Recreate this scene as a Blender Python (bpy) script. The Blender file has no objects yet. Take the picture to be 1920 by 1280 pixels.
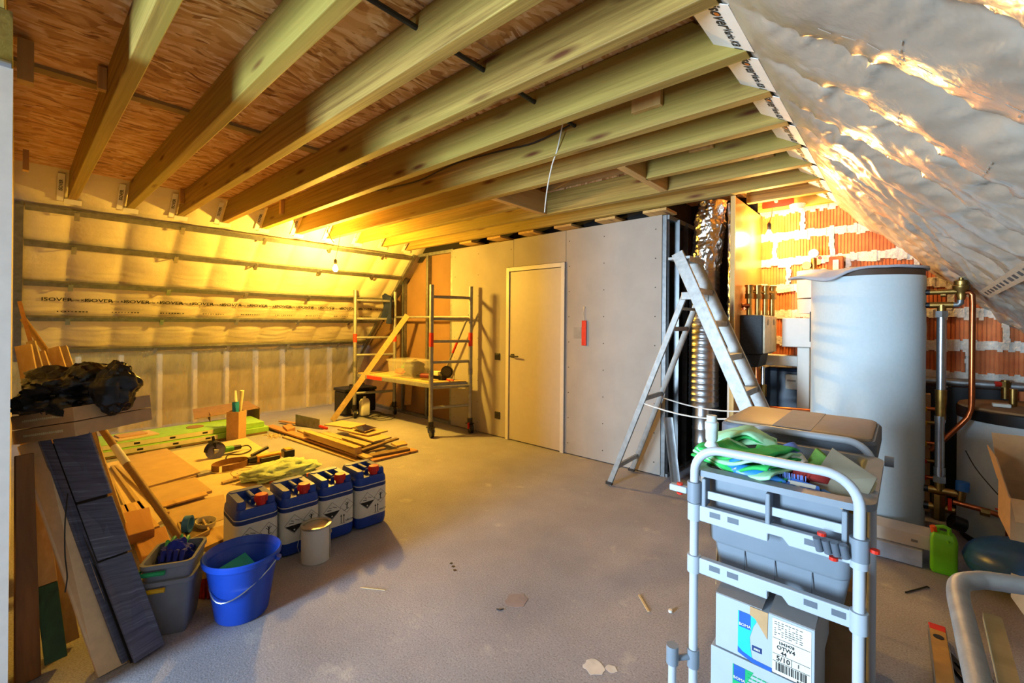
import bpy, bmesh, math, random
from mathutils import Vector as V, Matrix, noise as NZ
R = math.radians
PI = math.pi
sc = bpy.context.scene
col = sc.collection
# ------------------------------------------------------------------ camera
CAM_H, FPX = 1.40, 830.0
FW = V((-.665, .747, 0)).normalized(); RT = V((FW.y, -FW.x, 0)); UP = V((0, 0, 1))
cd = bpy.data.cameras.new('camera'); cam = bpy.data.objects.new('camera', cd); col.objects.link(cam)
a = R(.5)
rc = RT * math.cos(a) + UP * math.sin(a); uc = UP * math.cos(a) - RT * math.sin(a)
m = Matrix((rc, uc, -FW)).transposed().to_4x4(); m.translation = V((0, 0, CAM_H)); cam.matrix_world = m
cd.sensor_fit = 'HORIZONTAL'; cd.sensor_width = 36; cd.lens = FPX / 1920 * 36; cd.shift_y = -35 / 1920; cd.clip_start = .02
sc.camera = cam
# ------------------------------------------------------------------ world, daylight, exposure
sc.view_settings.view_transform = 'Standard'; sc.view_settings.look = 'None'; sc.view_settings.gamma = 1
sc.view_settings.use_curve_mapping = False
sc.view_settings.exposure = 0.55
w = bpy.data.worlds.new('sky'); sc.world = w; w.use_nodes = True
w.node_tree.nodes['Background'].inputs[0].default_value = (.62, .76, 1, 1)
w.node_tree.nodes['Background'].inputs[1].default_value = 1.2

def area(name, loc, target, sx, sy, power, colr):
    l = bpy.data.lights.new(name, 'AREA'); l.shape = 'RECTANGLE'; l.size = sx; l.size_y = sy; l.energy = power; l.color = colr
    o = bpy.data.objects.new(name, l); col.objects.link(o); o.location = loc
    o.rotation_euler = (V(target) - V(loc)).to_track_quat('-Z', 'Y').to_euler(); return o
# daylight entering through the gable window behind the camera
wd_ = area('window_daylight', (-1.95, -2.93, 1.15), (-1.1, 2.0, 1.30), .78, 1.85, 128, (.58, .80, 1.0))
wd_.data.spread = R(100)

def bulb_light(name, loc, power, colr, radius=.042):
    l = bpy.data.lights.new(name, 'POINT'); l.energy = power; l.color = colr; l.shadow_soft_size = radius
    o = bpy.data.objects.new(name, l); col.objects.link(o); o.location = loc; return o
BULB1 = (-5.05, 2.52, 2.02); BULB2 = (-.90, 4.38, 2.18)
WARM = (1.0, .565, .065)
bulb_light('bare_bulb_light', BULB1, 570, WARM)
bulb_light('plant_bulb_light', BULB2, 120, (1.0, .60, .17))

# ------------------------------------------------------------------ helpers
def C(h, g=1.0):
    h = h.lstrip('#'); r = []
    for i in (0, 2, 4):
        c = int(h[i:i + 2], 16) / 255; r.append(g * (c / 12.92 if c <= .04045 else ((c + .055) / 1.055) ** 2.4))
    return (*r, 1)

def newmat(name):
    m = bpy.data.materials.new(name); m.use_nodes = True
    nt = m.node_tree; return m, nt, nt.nodes['Principled BSDF']

def coords(nt, scale=(1, 1, 1), rnd=True, rot=(0, 0, 0)):
    tc = nt.nodes.new('ShaderNodeTexCoord'); mp = nt.nodes.new('ShaderNodeMapping')
    mp.inputs['Scale'].default_value = scale; mp.inputs['Rotation'].default_value = rot
    nt.links.new(tc.outputs['Object'], mp.inputs['Vector'])
    if rnd:
        oi = nt.nodes.new('ShaderNodeObjectInfo'); mu = nt.nodes.new('ShaderNodeMath'); mu.operation = 'MULTIPLY'; mu.inputs[1].default_value = 37.0
        nt.links.new(oi.outputs['Random'], mu.inputs[0]); nt.links.new(mu.outputs[0], mp.inputs['Location'])
    return mp.outputs['Vector']

def ramp(nt, fac, stops):
    r = nt.nodes.new('ShaderNodeValToRGB'); e = r.color_ramp.elements
    while len(e) < len(stops): e.new(.5)
    for i, (p, c) in enumerate(stops): e[i].position = p; e[i].color = c
    nt.links.new(fac, r.inputs[0]); return r.outputs[0]

def noise_t(nt, vec, scale, detail=4, rough=.55, dist=0):
    n = nt.nodes.new('ShaderNodeTexNoise'); n.inputs['Scale'].default_value = scale; n.inputs['Detail'].default_value = detail
    n.inputs['Roughness'].default_value = rough; n.inputs['Distortion'].default_value = dist
    nt.links.new(vec, n.inputs['Vector']); return n

def bump(nt, b, h, strength, dist=.01):
    n = nt.nodes.new('ShaderNodeBump'); n.inputs['Strength'].default_value = strength; n.inputs['Distance'].default_value = dist
    nt.links.new(h, n.inputs['Height']); nt.links.new(n.outputs[0], b.inputs['Normal'])

def mix(nt, fac, c1, c2, mode='MIX'):
    n = nt.nodes.new('ShaderNodeMix'); n.data_type = 'RGBA'; n.blend_type = mode
    for i, x in ((0, fac), (6, c1), (7, c2)):
        if isinstance(x, (float, int, tuple)): n.inputs[i].default_value = x
        else: nt.links.new(x, n.inputs[i])
    return n.outputs[2]

def plain(name, c, rough=.5, metal=0, var=.10, nscale=18, bmp=0, bscale=60, spec=.5, trans=0, alpha=1, ior=1.45, coat=0):
    m, nt, b = newmat(name); c = C(c) if isinstance(c, str) else c
    b.inputs['Roughness'].default_value = rough; b.inputs['Metallic'].default_value = metal
    b.inputs['Specular IOR Level'].default_value = spec; b.inputs['Transmission Weight'].default_value = trans
    b.inputs['Alpha'].default_value = alpha; b.inputs['IOR'].default_value = ior; b.inputs['Coat Weight'].default_value = coat
    vec = coords(nt)
    n = noise_t(nt, vec, nscale)
    d = tuple(max(0, x * (1 - var * 1.6)) for x in c[:3]) + (1,); l = tuple(min(1, x * (1 + var)) for x in c[:3]) + (1,)
    nt.links.new(ramp(nt, n.outputs[0], [(.3, d), (.7, l)]), b.inputs['Base Color'])
    if bmp:
        n2 = noise_t(nt, vec, bscale); bump(nt, b, n2.outputs[0], bmp)
    return m

def wood(name, c1, c2, axis='X', knots=True, rough=.62, c3=None, ring=26, stain=None):
    """sawn timber: grain stretched along axis, knots, rough-saw relief"""
    m, nt, b = newmat(name); b.inputs['Roughness'].default_value = rough; b.inputs['Specular IOR Level'].default_value = .3
    s = {'X': (1.1, ring, ring), 'Y': (ring, 1.1, ring), 'Z': (ring, ring, 1.1)}[axis]
    k = {'X': (2.2, 11, 11), 'Y': (11, 2.2, 11), 'Z': (11, 11, 2.2)}[axis]
    v = coords(nt, s); g = noise_t(nt, v, 1.0, 5, .6, .6)
    c = ramp(nt, g.outputs[0], [(.28, C(c1)), (.72, C(c2))])
    v2 = coords(nt, tuple(x * .12 if x > 2 else x * .5 for x in s)); g2 = noise_t(nt, v2, 1.0, 2)
    c = mix(nt, ramp(nt, g2.outputs[0], [(.4, (0, 0, 0, 1)), (.65, (.75, .75, .75, 1))]), c, C(c3 or c1))
    if knots:
        vk = coords(nt, k); vo = nt.nodes.new('ShaderNodeTexVoronoi'); vo.inputs['Scale'].default_value = .85
        nt.links.new(vk, vo.inputs['Vector'])
        c = mix(nt, ramp(nt, vo.outputs['Distance'], [(.06, (1, 1, 1, 1)), (.20, (0, 0, 0, 1))]), c, C('5a3010'))
    nt.links.new(c, b.inputs['Base Color'])
    bump(nt, b, g.outputs[0], .25, .004)
    return m

class MB:
    def __init__(s): s.v = []; s.f = []
    def add(s, vs, fs):
        o = len(s.v); s.v += [tuple(x) for x in vs]; s.f += [tuple(i + o for i in f) for f in fs]; return s
    def box(s, c, d, M=None):
        x, y, z = (q / 2 for q in d); c = V(c)
        vs = [V((i * x, j * y, k * z)) for i in (-1, 1) for j in (-1, 1) for k in (-1, 1)]
        vs = [(M @ p if M else p) + c for p in vs]
        return s.add(vs, [(0, 1, 3, 2), (4, 6, 7, 5), (0, 4, 5, 1), (2, 3, 7, 6), (0, 2, 6, 4), (1, 5, 7, 3)])
    def b2(s, lo, hi):
        return s.box([(a + b) / 2 for a, b in zip(lo, hi)], [abs(b - a) for a, b in zip(lo, hi)])
    def bar(s, p, q, wd, ht, up=(0, 0, 1)):
        p, q = V(p), V(q); d = (q - p); L = d.length; d.normalize(); u = V(up)
        if abs(d.dot(u)) > .98: u = V((1, 0, 0))
        sd = d.cross(u).normalized(); u = sd.cross(d).normalized()
        return s.box((p + q) / 2, (L, wd, ht), Matrix((d, sd, u)).transposed())
    def prism(s, pts, ext):
        n = len(pts); e = V(ext); a = [V(p) for p in pts]
        return s.add(a + [p + e for p in a], [tuple(range(n))[::-1], tuple(range(n, 2 * n))] + [(i, (i + 1) % n, (i + 1) % n + n, i + n) for i in range(n)])
    def slab(s, pts, th):
        a = [V(p) for p in pts]; nrm = (a[1] - a[0]).cross(a[2] - a[0]).normalized()
        return s.prism(a, nrm * th)
    def cyl(s, p, q, r, r2=None, n=16, caps=True):
        p, q = V(p), V(q); d = (q - p).normalized(); u = V((0, 0, 1)) if abs(d.z) < .9 else V((1, 0, 0))
        x = d.cross(u).normalized(); y = d.cross(x); r2 = r if r2 is None else r2
        ring = lambda c, rr: [c + (x * math.cos(2 * PI * i / n) + y * math.sin(2 * PI * i / n)) * rr for i in range(n)]
        fs = [(i, (i + 1) % n, (i + 1) % n + n, i + n) for i in range(n)]
        if caps: fs += [tuple(range(n))[::-1], tuple(range(n, 2 * n))]
        return s.add(ring(p, r) + ring(q, r2), fs)
    def tube(s, pts, r, n=8, closed=False):
        P = [V(p) for p in pts]; k = len(P); vs = []; u = None
        for i in range(k):
            if closed: d = P[(i + 1) % k] - P[i - 1]
            else: d = P[min(i + 1, k - 1)] - P[max(i - 1, 0)]
            d.normalize()
            if u is None: u = d.orthogonal().normalized()
            u = (u - d * u.dot(d)).normalized(); w_ = d.cross(u)
            rr = r[i] if isinstance(r, (list, tuple)) else r
            vs += [P[i] + (u * math.cos(2 * PI * j / n) + w_ * math.sin(2 * PI * j / n)) * rr for j in range(n)]
        fs = []
        for i in range(k if closed else k - 1):
            a, b = i * n, ((i + 1) % k) * n
            fs += [(a + j, a + (j + 1) % n, b + (j + 1) % n, b + j) for j in range(n)]
        if not closed: fs += [tuple(range(n))[::-1], tuple(range((k - 1) * n, k * n))]
        return s.add(vs, fs)
    def lathe(s, prof, n=32, c=(0, 0, 0), sx=1, sy=1):
        c = V(c); vs = []; k = len(prof)
        for r, z in prof: vs += [c + V((r * sx * math.cos(2 * PI * j / n), r * sy * math.sin(2 * PI * j / n), z)) for j in range(n)]
        fs = [(i * n + j, i * n + (j + 1) % n, (i + 1) * n + (j + 1) % n, (i + 1) * n + j) for i in range(k - 1) for j in range(n)]
        if prof[0][0] > 1e-6: fs.append(tuple(range(n))[::-1])
        if prof[-1][0] > 1e-6: fs.append(tuple(range((k - 1) * n, k * n)))
        return s.add(vs, fs)
    def grid(s, fn, nu, nv):
        vs = [fn(i / nu, j / nv) for i in range(nu + 1) for j in range(nv + 1)]
        return s.add(vs, [(i * (nv + 1) + j, (i + 1) * (nv + 1) + j, (i + 1) * (nv + 1) + j + 1, i * (nv + 1) + j + 1) for i in range(nu) for j in range(nv)])
    def rrect(s, hx, hy, r, levels, c=(0, 0, 0), n=5, cap0=True, cap1=True):
        """stacked rounded rectangles: levels = [(scale_inset, z)]"""
        vs = []; c = V(c); k = 4 * (n + 1)
        for ins, z in levels:
            for q, (ax, ay) in enumerate(((1, 1), (-1, 1), (-1, -1), (1, -1))):
                for j in range(n + 1):
                    t = PI / 2 * (q + j / n); rr = max(r - ins * .5, .002)
                    vs.append(c + V((ax * (hx - ins - rr) + rr * math.cos(t), ay * (hy - ins - rr) + rr * math.sin(t), z)))
        L = len(levels)
        fs = [(i * k + j, i * k + (j + 1) % k, (i + 1) * k + (j + 1) % k, (i + 1) * k + j) for i in range(L - 1) for j in range(k)]
        if cap0: fs.append(tuple(range(k))[::-1])
        if cap1: fs.append(tuple(range((L - 1) * k, L * k)))
        return s.add(vs, fs)
    def build(s, name, mat, parent=None, smooth=False, bevel=0, solid=0, angle=38, recalc=True):
        o0 = ORG.get(parent.name, V((0, 0, 0))) if parent else V((0, 0, 0))
        me = bpy.data.meshes.new(name); me.from_pydata([tuple(V(p) - o0) for p in s.v], [], s.f)
        if recalc:
            bm = bmesh.new(); bm.from_mesh(me); bmesh.ops.recalc_face_normals(bm, faces=bm.faces); bm.to_mesh(me); bm.free()
        me.materials.append(mat)
        if smooth:
            me.polygons.foreach_set('use_smooth', [True] * len(me.polygons)); me.set_sharp_from_angle(angle=R(angle))
        me.update()
        o = bpy.data.objects.new(name, me); col.objects.link(o)
        if parent: o.parent = parent; ORG[o.name] = o0
        if solid:
            q = o.modifiers.new('thick', 'SOLIDIFY'); q.thickness = solid; q.offset = 0
        if bevel:
            q = o.modifiers.new('bevel', 'BEVEL'); q.width = bevel; q.segments = 2; q.limit_method = 'ANGLE'; q.angle_limit = R(40)
        return o
ORG = {}
def tag(o, label, cat, group=None):
    o['label'] = label; o['category'] = cat
    if group: o['group'] = group
    return o
def struct(o, label=None):
    o['kind'] = 'structure'
    if label: o['label'] = label
    return o
def thing(name, loc, label, cat, group=None):
    """Empty at the base of a thing; its parts are then built in world coordinates"""
    o = bpy.data.objects.new(name, None); o.empty_display_size = .05; col.objects.link(o); o.location = loc; ORG[o.name] = V(loc)
    return tag(o, label, cat, group) if label else o
def proto(name):
    o = bpy.data.objects.new(name, None); o.empty_display_size = .05; col.objects.link(o); return o
def copy_tree(o, parent=None):
    c = o.copy(); col.objects.link(c); c.parent = parent
    for ch in o.children: copy_tree(ch, c)
    return c
def place(o, loc, rz=0, label=None):
    o.location = loc; o.rotation_euler = (0, 0, rz)
    if label: o['label'] = label
    return o
_txt = {}
def text_mesh(s, size):
    k = (s, size)
    if k not in _txt:
        cu = bpy.data.curves.new('lettering', 'FONT'); cu.body = s; cu.size = size; cu.align_x = 'CENTER'; cu.align_y = 'CENTER'; cu.extrude = .0004; cu.resolution_u = 2; cu.offset = size * .014
        t = bpy.data.objects.new('lettering', cu); col.objects.link(t); bpy.context.view_layer.update()
        me = bpy.data.meshes.new_from_object(t.evaluated_get(bpy.context.evaluated_depsgraph_get())); bpy.data.objects.remove(t); _txt[k] = me
    return _txt[k].copy()
def lettering(s, size, pos, xdir, ydir, mat, parent, name='lettering', bold=1.0):
    """flat print: pos world, xdir reading direction, ydir up direction of the letters"""
    me = text_mesh(s, size); x = V(xdir).normalized(); y = V(ydir).normalized(); z = x.cross(y)
    Mx = Matrix((x * bold, y, z)).transposed().to_4x4(); Mx.translation = V(pos) - (ORG.get(parent.name, V((0, 0, 0))) if parent else V((0, 0, 0)))
    me.transform(Mx); me.materials.clear(); me.materials.append(mat)
    o = bpy.data.objects.new(name, me); col.objects.link(o)
    if parent: o.parent = parent; ORG[o.name] = ORG.get(parent.name, V((0, 0, 0)))
    return o
def nz(x, y=0, z=0): return NZ.noise(V((x, y, z)))
# view ray helpers: where the line of sight of a photo pixel meets a known real plane
def ray(px, py):
    dx, dy = px - 960, py - 605
    u = (dx * math.cos(a0) + dy * math.sin(a0)) / FPX; v = (-dx * math.sin(a0) + dy * math.cos(a0)) / FPX
    return FW + RT * u - UP * v
a0 = R(.5)
def atz(px, py, z=0): d = ray(px, py); return V((0, 0, CAM_H)) + d * ((z - CAM_H) / d.z)
def aty(px, py, y): d = ray(px, py); return V((0, 0, CAM_H)) + d * (y / d.y)
def atx(px, py, x): d = ray(px, py); return V((0, 0, CAM_H)) + d * (x / d.x)
# ------------------------------------------------------------------ materials of the setting
def concrete():
    m, nt, b = newmat('concrete'); b.inputs['Roughness'].default_value = .78
    v = coords(nt, rnd=False); n1 = noise_t(nt, v, 1.3, 6, .6); n2 = noise_t(nt, v, 130, 3, .7); n3 = noise_t(nt, v, 5, 5, .6)
    c = ramp(nt, n1.outputs[0], [(.3, C('80808a')), (.7, C('a2a0a8'))])
    c = mix(nt, ramp(nt, n2.outputs[0], [(.36, (.55, .55, .55, 1)), (.5, (0, 0, 0, 1))]), c, C('5f5a56'))
    c = mix(nt, ramp(nt, n2.outputs[0], [(.58, (0, 0, 0, 1)), (.75, (.7, .7, .7, 1))]), c, C('c9c2b8'))
    c = mix(nt, ramp(nt, n3.outputs[0], [(.62, (0, 0, 0, 1)), (.74, (.35, .35, .35, 1))]), c, C('cbc6bd'))
    nt.links.new(c, b.inputs['Base Color']); bump(nt, b, n2.outputs[0], .35, .004); return m
def osb_mat():
    m, nt, b = newmat('osb'); b.inputs['Roughness'].default_value = .55; b.inputs['Specular IOR Level'].default_value = .35
    v = coords(nt, (1, 1, 1)); wob = noise_t(nt, v, 3.0, 2)
    def layer(sx, sy, seed):
        mp = nt.nodes.new('ShaderNodeMapping'); mp.inputs['Scale'].default_value = (sx, sy, 1); mp.inputs['Location'].default_value = (seed, seed * 2, 0); mp.inputs['Rotation'].default_value = (0, 0, seed * .09)
        ad = nt.nodes.new('ShaderNodeVectorMath'); ad.operation = 'MULTIPLY_ADD'; ad.inputs[1].default_value = (.25, .25, 0)
        nt.links.new(wob.outputs['Color'], ad.inputs[0]); nt.links.new(v, ad.inputs[2]); nt.links.new(ad.outputs[0], mp.inputs['Vector'])
        vo = nt.nodes.new('ShaderNodeTexVoronoi'); vo.inputs['Scale'].default_value = 1; vo.inputs['Randomness'].default_value = 1
        nt.links.new(mp.outputs[0], vo.inputs['Vector']); return vo
    A, B = layer(34, 8, 1.0), layer(52, 13, 4.0)
    def sep(vo):
        s = nt.nodes.new('ShaderNodeSeparateColor'); nt.links.new(vo.outputs['Color'], s.inputs[0]); return s.outputs[0]
    fa, fb = sep(A), sep(B)
    ca = ramp(nt, fa, [(0, C('a8703a')), (.35, C('cf9a5a')), (.7, C('dfb078')), (1, C('edca98'))])
    cb = ramp(nt, fb, [(0, C('84502a')), (.25, C('cb9452')), (.7, C('e0b47c')), (1, C('f0d2a4'))])
    n = noise_t(nt, v, 9, 3); c = mix(nt, ramp(nt, n.outputs[0], [(.45, (0, 0, 0, 1)), (.55, (1, 1, 1, 1))]), ca, cb)
    nt.links.new(c, b.inputs['Base Color'])
    bump(nt, b, fb, .2, .003); return m
def film(name, c, rough, c2=None, dens=None):
    m, nt, b = newmat(name); b.inputs['Roughness'].default_value = rough; b.inputs['Specular IOR Level'].default_value = .6
    v = coords(nt, rnd=False); n = noise_t(nt, v, 2.2, 4); n2 = noise_t(nt, v, 9, 4, .6)
    c1 = C(c); nt.links.new(ramp(nt, n.outputs[0], [(.3, C(c2 or c)), (.7, c1)]), b.inputs['Base Color'])
    bump(nt, b, n2.outputs[0], .25, .02)
    return m
MAT = dict(
    concrete=concrete(), osb=osb_mat(),
    film=film('vapour_membrane', 'a39b8f', .25, '8d857a'), film_l=film('vapour_membrane_left', 'e4d9bc', .42, 'd4c6a4'),
    joist=wood('treated_joist', '6f5022', 'b5964c', 'X', c3='8f8038', ring=46), pine=wood('pine', 'b08a4c', 'd6b274', 'X'),
    pine_y=wood('pine_along_y', 'a88448', 'cfab6c', 'Y'), pine_z=wood('pine_upright', 'b08a4c', 'd6b274', 'Z'),
    treated_y=wood('treated_batten', '8d743c', 'b09458', 'Y', c3='8a7a44'),
    board=plain('plasterboard', '9c958d', .8, var=.05, nscale=4), board_edge=plain('gypsum_core', 'd9cfbd', .9),
    board_back=plain('brown_board', '7f6040', .75, var=.08, nscale=3), white=plain('white_paint', 'cbc5bb', .45, var=.02),
    leaf=plain('door_leaf', 'b4aca0', .5, var=.02), dark=plain('dark_plastic', '2a2522', .4), black=plain('black_plastic', '121214', .38),
    galv=plain('galvanised_steel', 'b9bcbf', .32, 1, var=.12, nscale=12), galv_d=plain('galvanised_dull', '8d9092', .45, .9, var=.15, nscale=20),
    alu=plain('worn_aluminium', '9a9a98', .52, .7, var=.12, nscale=22, bmp=.1), red=plain('red_plastic', 'd02a16', .45),
    tape=plain('white_tape', 'e2dfd8', .5, var=.03), ink=plain('black_ink', '1b1816', .6), ink_o=plain('orange_ink', 'c06a18', .6), ink_grey=plain('grey_ink', '8f8a82', .7),
    shadowgap=plain('painted_gap_shade', '17110c', .9), insul=plain('mineral_wool', 'a98c4a', .95, var=.2, nscale=8), cable=plain('black_cable', '201d1a', .5), cable_w=plain('white_cable', 'c8c2b8', .5))
# ------------------------------------------------------------------ floor
g = MB(); g.b2((-8.2, -3.2, -.12), (2.3, 5.0, 0)); struct(g.build('floor', MAT['concrete']), 'bare screeded concrete floor with dust and stains')
# ------------------------------------------------------------------ right roof slope: stapled membrane, pinched at each rafter
JS, J0 = .383, -.057
def right_pt(u, v):
    s = u * 3.1; y = -3.1 + v / .08 * 3.3 if v < .08 else .2 + (v - .08) / .92 * 4.6
    k = (y - J0) / JS; fr = k - math.floor(k); d = min(fr, 1 - fr) * JS; kk = round(k)
    side = 1 if fr < .5 else -1
    bul = .046 * math.sin(PI * fr) ** .6
    # the film hangs slack between staples and puckers beside every rafter
    st = nz(s * 10 + kk * 7.1, kk * 3.3, side) * .5 + nz(s * 24 + kk * 5 + d * 6 * side, kk, 3) * .5
    env = math.exp(-d / .075) * (1 - math.exp(-d / .018))
    puck = .062 * st * env + .020 * nz(s * 38 + d * 30 * side, kk * 2.0 + d * 5, 5) * env
    low = .028 * nz(s * 1.6, y * 1.9, 9) + .012 * nz(s * 5 + y * 4, y * 3, 4)
    far = max(0, min(1, (y - 1.4) / 2.2)); diag = .016 * far * nz((s - y * .9) * 14, (s + y) * 3.0, 8)
    h = (bul + puck + low + diag - .030) * (.04 + .96 * min(1, max(0, (s - .36) / .26)))
    x = -.68 + s * .7071; z = 2.67 - s * .7071
    return (x - h * .7071, y, z - h * .7071)
g = MB(); g.grid(right_pt, 230, 500)
wr = struct(g.build('wall_right', MAT['film'], smooth=True, angle=180, recalc=False), 'sloping roof side lined with creased translucent vapour membrane')
g = MB(); g.b2((1.48, -3.1, 0), (1.55, 4.8, .62)); struct(g.build('wall_knee', MAT['board']), 'low knee wall under the right roof slope')
def txt_r(s, size, y, off, parent):
    p = V((-.44 + off, y, 2.43 - off)) + V((-1, 0, -1)).normalized() * .012
    return lettering(s, size, p, (0, 1, 0), (-1, 0, 1), MAT['ink'], parent)
# ------------------------------------------------------------------ left roof slope
def left_pt(u, v):
    s = u * 2.36; y = -3.1 + v * 7.5
    k = (y - J0) / JS; fr = k - math.floor(k); d = min(fr, 1 - fr) * JS
    q = (s - .40) / .47; fq = q - math.floor(q)
    bul = .030 * (math.sin(PI * fr) ** .6) * (.55 + .45 * math.sin(PI * fq) ** .5)
    wr_ = .006 * nz(s * 26, y * 3.0, 2) * (1 if s > 1.1 else .45) + .010 * nz(s * 4, y * 4, 6)
    h = bul + wr_ - .02
    x = -5.18 - s * .7071; z = 2.67 - s * .7071
    return (x + h * .7071, y, z - h * .7071)
g = MB(); g.grid(left_pt, 130, 330)
wl = struct(g.build('wall_left', MAT['film_l'], smooth=True, angle=180, recalc=False), 'sloping roof side lined with quilted vapour membrane under metal rails')
SLN = V((1, 0, -1)).normalized()
def onleft(y, z, off=0): return V((-7.85 + z, y, z)) + SLN * off
for i in range(15):
    y = .33 + i * .302
    if y < 3.75:
        p = onleft(y - .055, 1.605, .022); lettering('ISOVER', .064, p, (0, 1, 0), (1, 0, 1), MAT['ink'], wl, bold=1.05)
        p = onleft(y + .105, 1.603, .022); lettering('Vario KB 1', .040, p, (0, 1, 0), (1, 0, 1), MAT['ink'], wl)
g = MB()
random.seed(4)
for i in range(9):                      # a second, smaller printed line too fine to read
    y = .40 + i * .41
    for j in range(9): g.bar(onleft(y - .12 + j * .026, 1.49, .021), onleft(y - .12 + j * .026 + .006 + .014 * random.random(), 1.49, .021), .013, .001, SLN)
o = g.build('printed_line', MAT['ink'], wl); o['kind'] = 'stuff'
# ------------------------------------------------------------------ foil-covered knee wall on the left
MAT['chip0'] = plain('pale_stud', 'e2cfa2', .8, var=.05)
kn = thing('wall_left_low', (-7.36, 2.0, 0), None, None); struct(kn, 'low studwork wall behind translucent plastic foil')
g = MB(); g.b2((-7.44, -3.2, 0), (-7.38, 4.1, 1.12)); g.build('backing_board', MAT['insul'], kn)
for i in range(11):
    g = MB(); y = .12 + i * .383; g.b2((-7.38, y - .024, 0), (-7.28, y + .024, .95)); g.build('stud', MAT['chip0'], kn)
def foil_mat():
    m, nt, b = newmat('clear_foil'); b.inputs['Base Color'].default_value = C('cfc8ba'); b.inputs['Roughness'].default_value = .32
    v = coords(nt, (1, 2.2, .45), rnd=False); n = noise_t(nt, v, 3.5, 3); n2 = noise_t(nt, v, 10, 3)
    nt.links.new(ramp(nt, n.outputs[0], [(.3, (.30, .30, .30, 1)), (.75, (.52, .52, .52, 1))]), b.inputs['Alpha'])
    bump(nt, b, n2.outputs[0], .4, .03); return m
MAT['foil'] = foil_mat()
def foil_pt(u, v):
    y = -.05 + v * 4.05; t = u
    x = -6.79 - .44 * min(1, t * 1.25) ** .8; z = 1.07 * (1 - t)
    sag = .05 * abs(math.sin(PI * (y / .76))) * math.sin(PI * min(1, t * 3)) if t < .33 else 0
    return (x + .04 * nz(y * 2.5, t * 1.0, 1) * math.sin(PI * t) + .018 * nz(y * 9 + t * 2, t * 1.6, 3) * math.sin(PI * t) ** .5 + .09 * max(0, t - .8) * (1 + nz(y * 3, 0, 7)), y, max(.004, z - sag))
g = MB(); g.grid(foil_pt, 40, 150); g.build('plastic_foil', MAT['foil'], kn, smooth=True, angle=180, recalc=False)
# ------------------------------------------------------------------ metal furring rails on the left slope
ordn = ['topmost', 'second', 'third', 'fourth', 'lowest']
for i, z in enumerate((2.36, 2.09, 1.76, 1.43, 1.085)):
    t = thing('furring_rail', onleft(0.03, z), f'{ordn[i]} galvanised furring rail crossing the membrane of the left roof slope', 'rail', 'furring rails on the left slope')
    y0 = .05 if z > 1.2 else .35; y1 = 3.89
    g = MB(); al = V((1, 0, 1)).normalized()
    g.bar(onleft(y0, z, .048), onleft(y1, z, .048), .052, .004, SLN)
    for s in (-1, 1):
        c0 = onleft(y0, z, .036) + al * .026 * s; c1 = onleft(y1, z, .036) + al * .026 * s
        g.bar(c0, c1, .003, .026, SLN)
    g.build('channel', MAT['galv_d'], t)
    for k in range(5):
        y = .36 + .766 * k + (0 if i else .38 * (k % 2) * 0)
        if y < y0 + .02: continue
        g = MB(); p = onleft(y, z, .052); g.bar(p - al * .075, p + al * .012, .035, .003, SLN); g.cyl(p + al * .01, p + al * .01 + SLN * .008, .006, n=8)
        g.bar(onleft(y, z, .0) - al * .07, onleft(y, z, .052) - al * .07, .03, .003, al); g.build('hanger_clip', MAT['galv'], t)
t = thing('edge_channel', (-5.6, .02, 1.4), 'galvanised edge channel running down the left slope beside the partition', 'rail')
g = MB(); g.bar(onleft(.018, 2.38, .04), onleft(.018, 1.0, .04), .05, .05, (0, 1, 0)); g.build('channel', MAT['galv_d'], t)
# ------------------------------------------------------------------ ceiling: OSB deck, joists
ce = thing('ceiling', (-2.8, 1.5, 2.64), None, None); struct(ce, 'attic deck of OSB sheets carried by treated joists')
ZB, ZT = 2.432, 2.634
def osb(x0, x1, y0, y1, dz=0):
    g = MB(); g.b2((x0 + .002, y0 + .002, ZT + .002 + dz), (x1 - .002, y1 - .002, ZT + .02 + dz)); g.build('osb_sheet', MAT['osb'], ce)
for (x0, x1, ys) in ((-5.24, -3.235, (-3.1, .3, 1.55, 2.8, 4.1)), (-3.165, -2.63, (-3.1, .33, .70, 1.85, 3.0, 4.1)), (-2.63, -1.42, (-3.1, -.05, 1.2, 2.45, 2.62)), (-2.63, -1.42, (3.37, 4.1)), (-1.42, -.62, (-3.1, .32, 1.46, 2.6, 3.75)), (-1.42, -.62, (3.75, 4.8))):
    for y0, y1 in zip(ys, ys[1:]): osb(x0, x1, y0, y1, .004 * (round(y0 * 10) % 2))
osb(-2.70, -1.30, 2.5, 3.5, .30)
osb(-1.75, -1.42, 4.1, 4.8); osb(-5.24, -1.75, 4.1, 4.8)
g = MB(); g.b2((-3.235, -3.1, ZT - .012), (-3.165, 4.1, ZT + .02)); g.build('batten', MAT['treated_y'], ce)
oi = ['nearest', 'second', 'third', 'fourth', 'fifth', 'sixth', 'seventh', 'eighth', 'ninth', 'tenth', 'eleventh', 'twelfth', 'thirteenth']
def joist_piece(pts, y, par, nm='timber'):
    g = MB(); g.prism([(x, y - .031, z) for x, z in pts], (0, .062, 0)); return g.build(nm, MAT['joist'], par, bevel=.004)
JY = [J0 + JS * k for k in range(0, 13)]
JO = []
for k, y in enumerate(JY):
    t = thing('ceiling_joist', (-2.9, y, ZB), f'{oi[k]} treated timber ceiling joist counted from the camera side', 'joist', 'ceiling joists'); JO.append(t)
    xl = -5.40 if k < 11 else -1.02
    if k == 0: xl = -5.40
    L = [(xl, ZB), (xl + (.2 if k < 11 else 0), ZT), (-.66, ZT), (-.455, ZB)]
    if k == 8:
        joist_piece([L[0], L[1], (-2.60, ZT), (-2.60, ZB)], y, t); joist_piece([(-1.40, ZB), (-1.40, ZT), L[2], L[3]], y, t)
    else: joist_piece(L, y, t)
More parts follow.
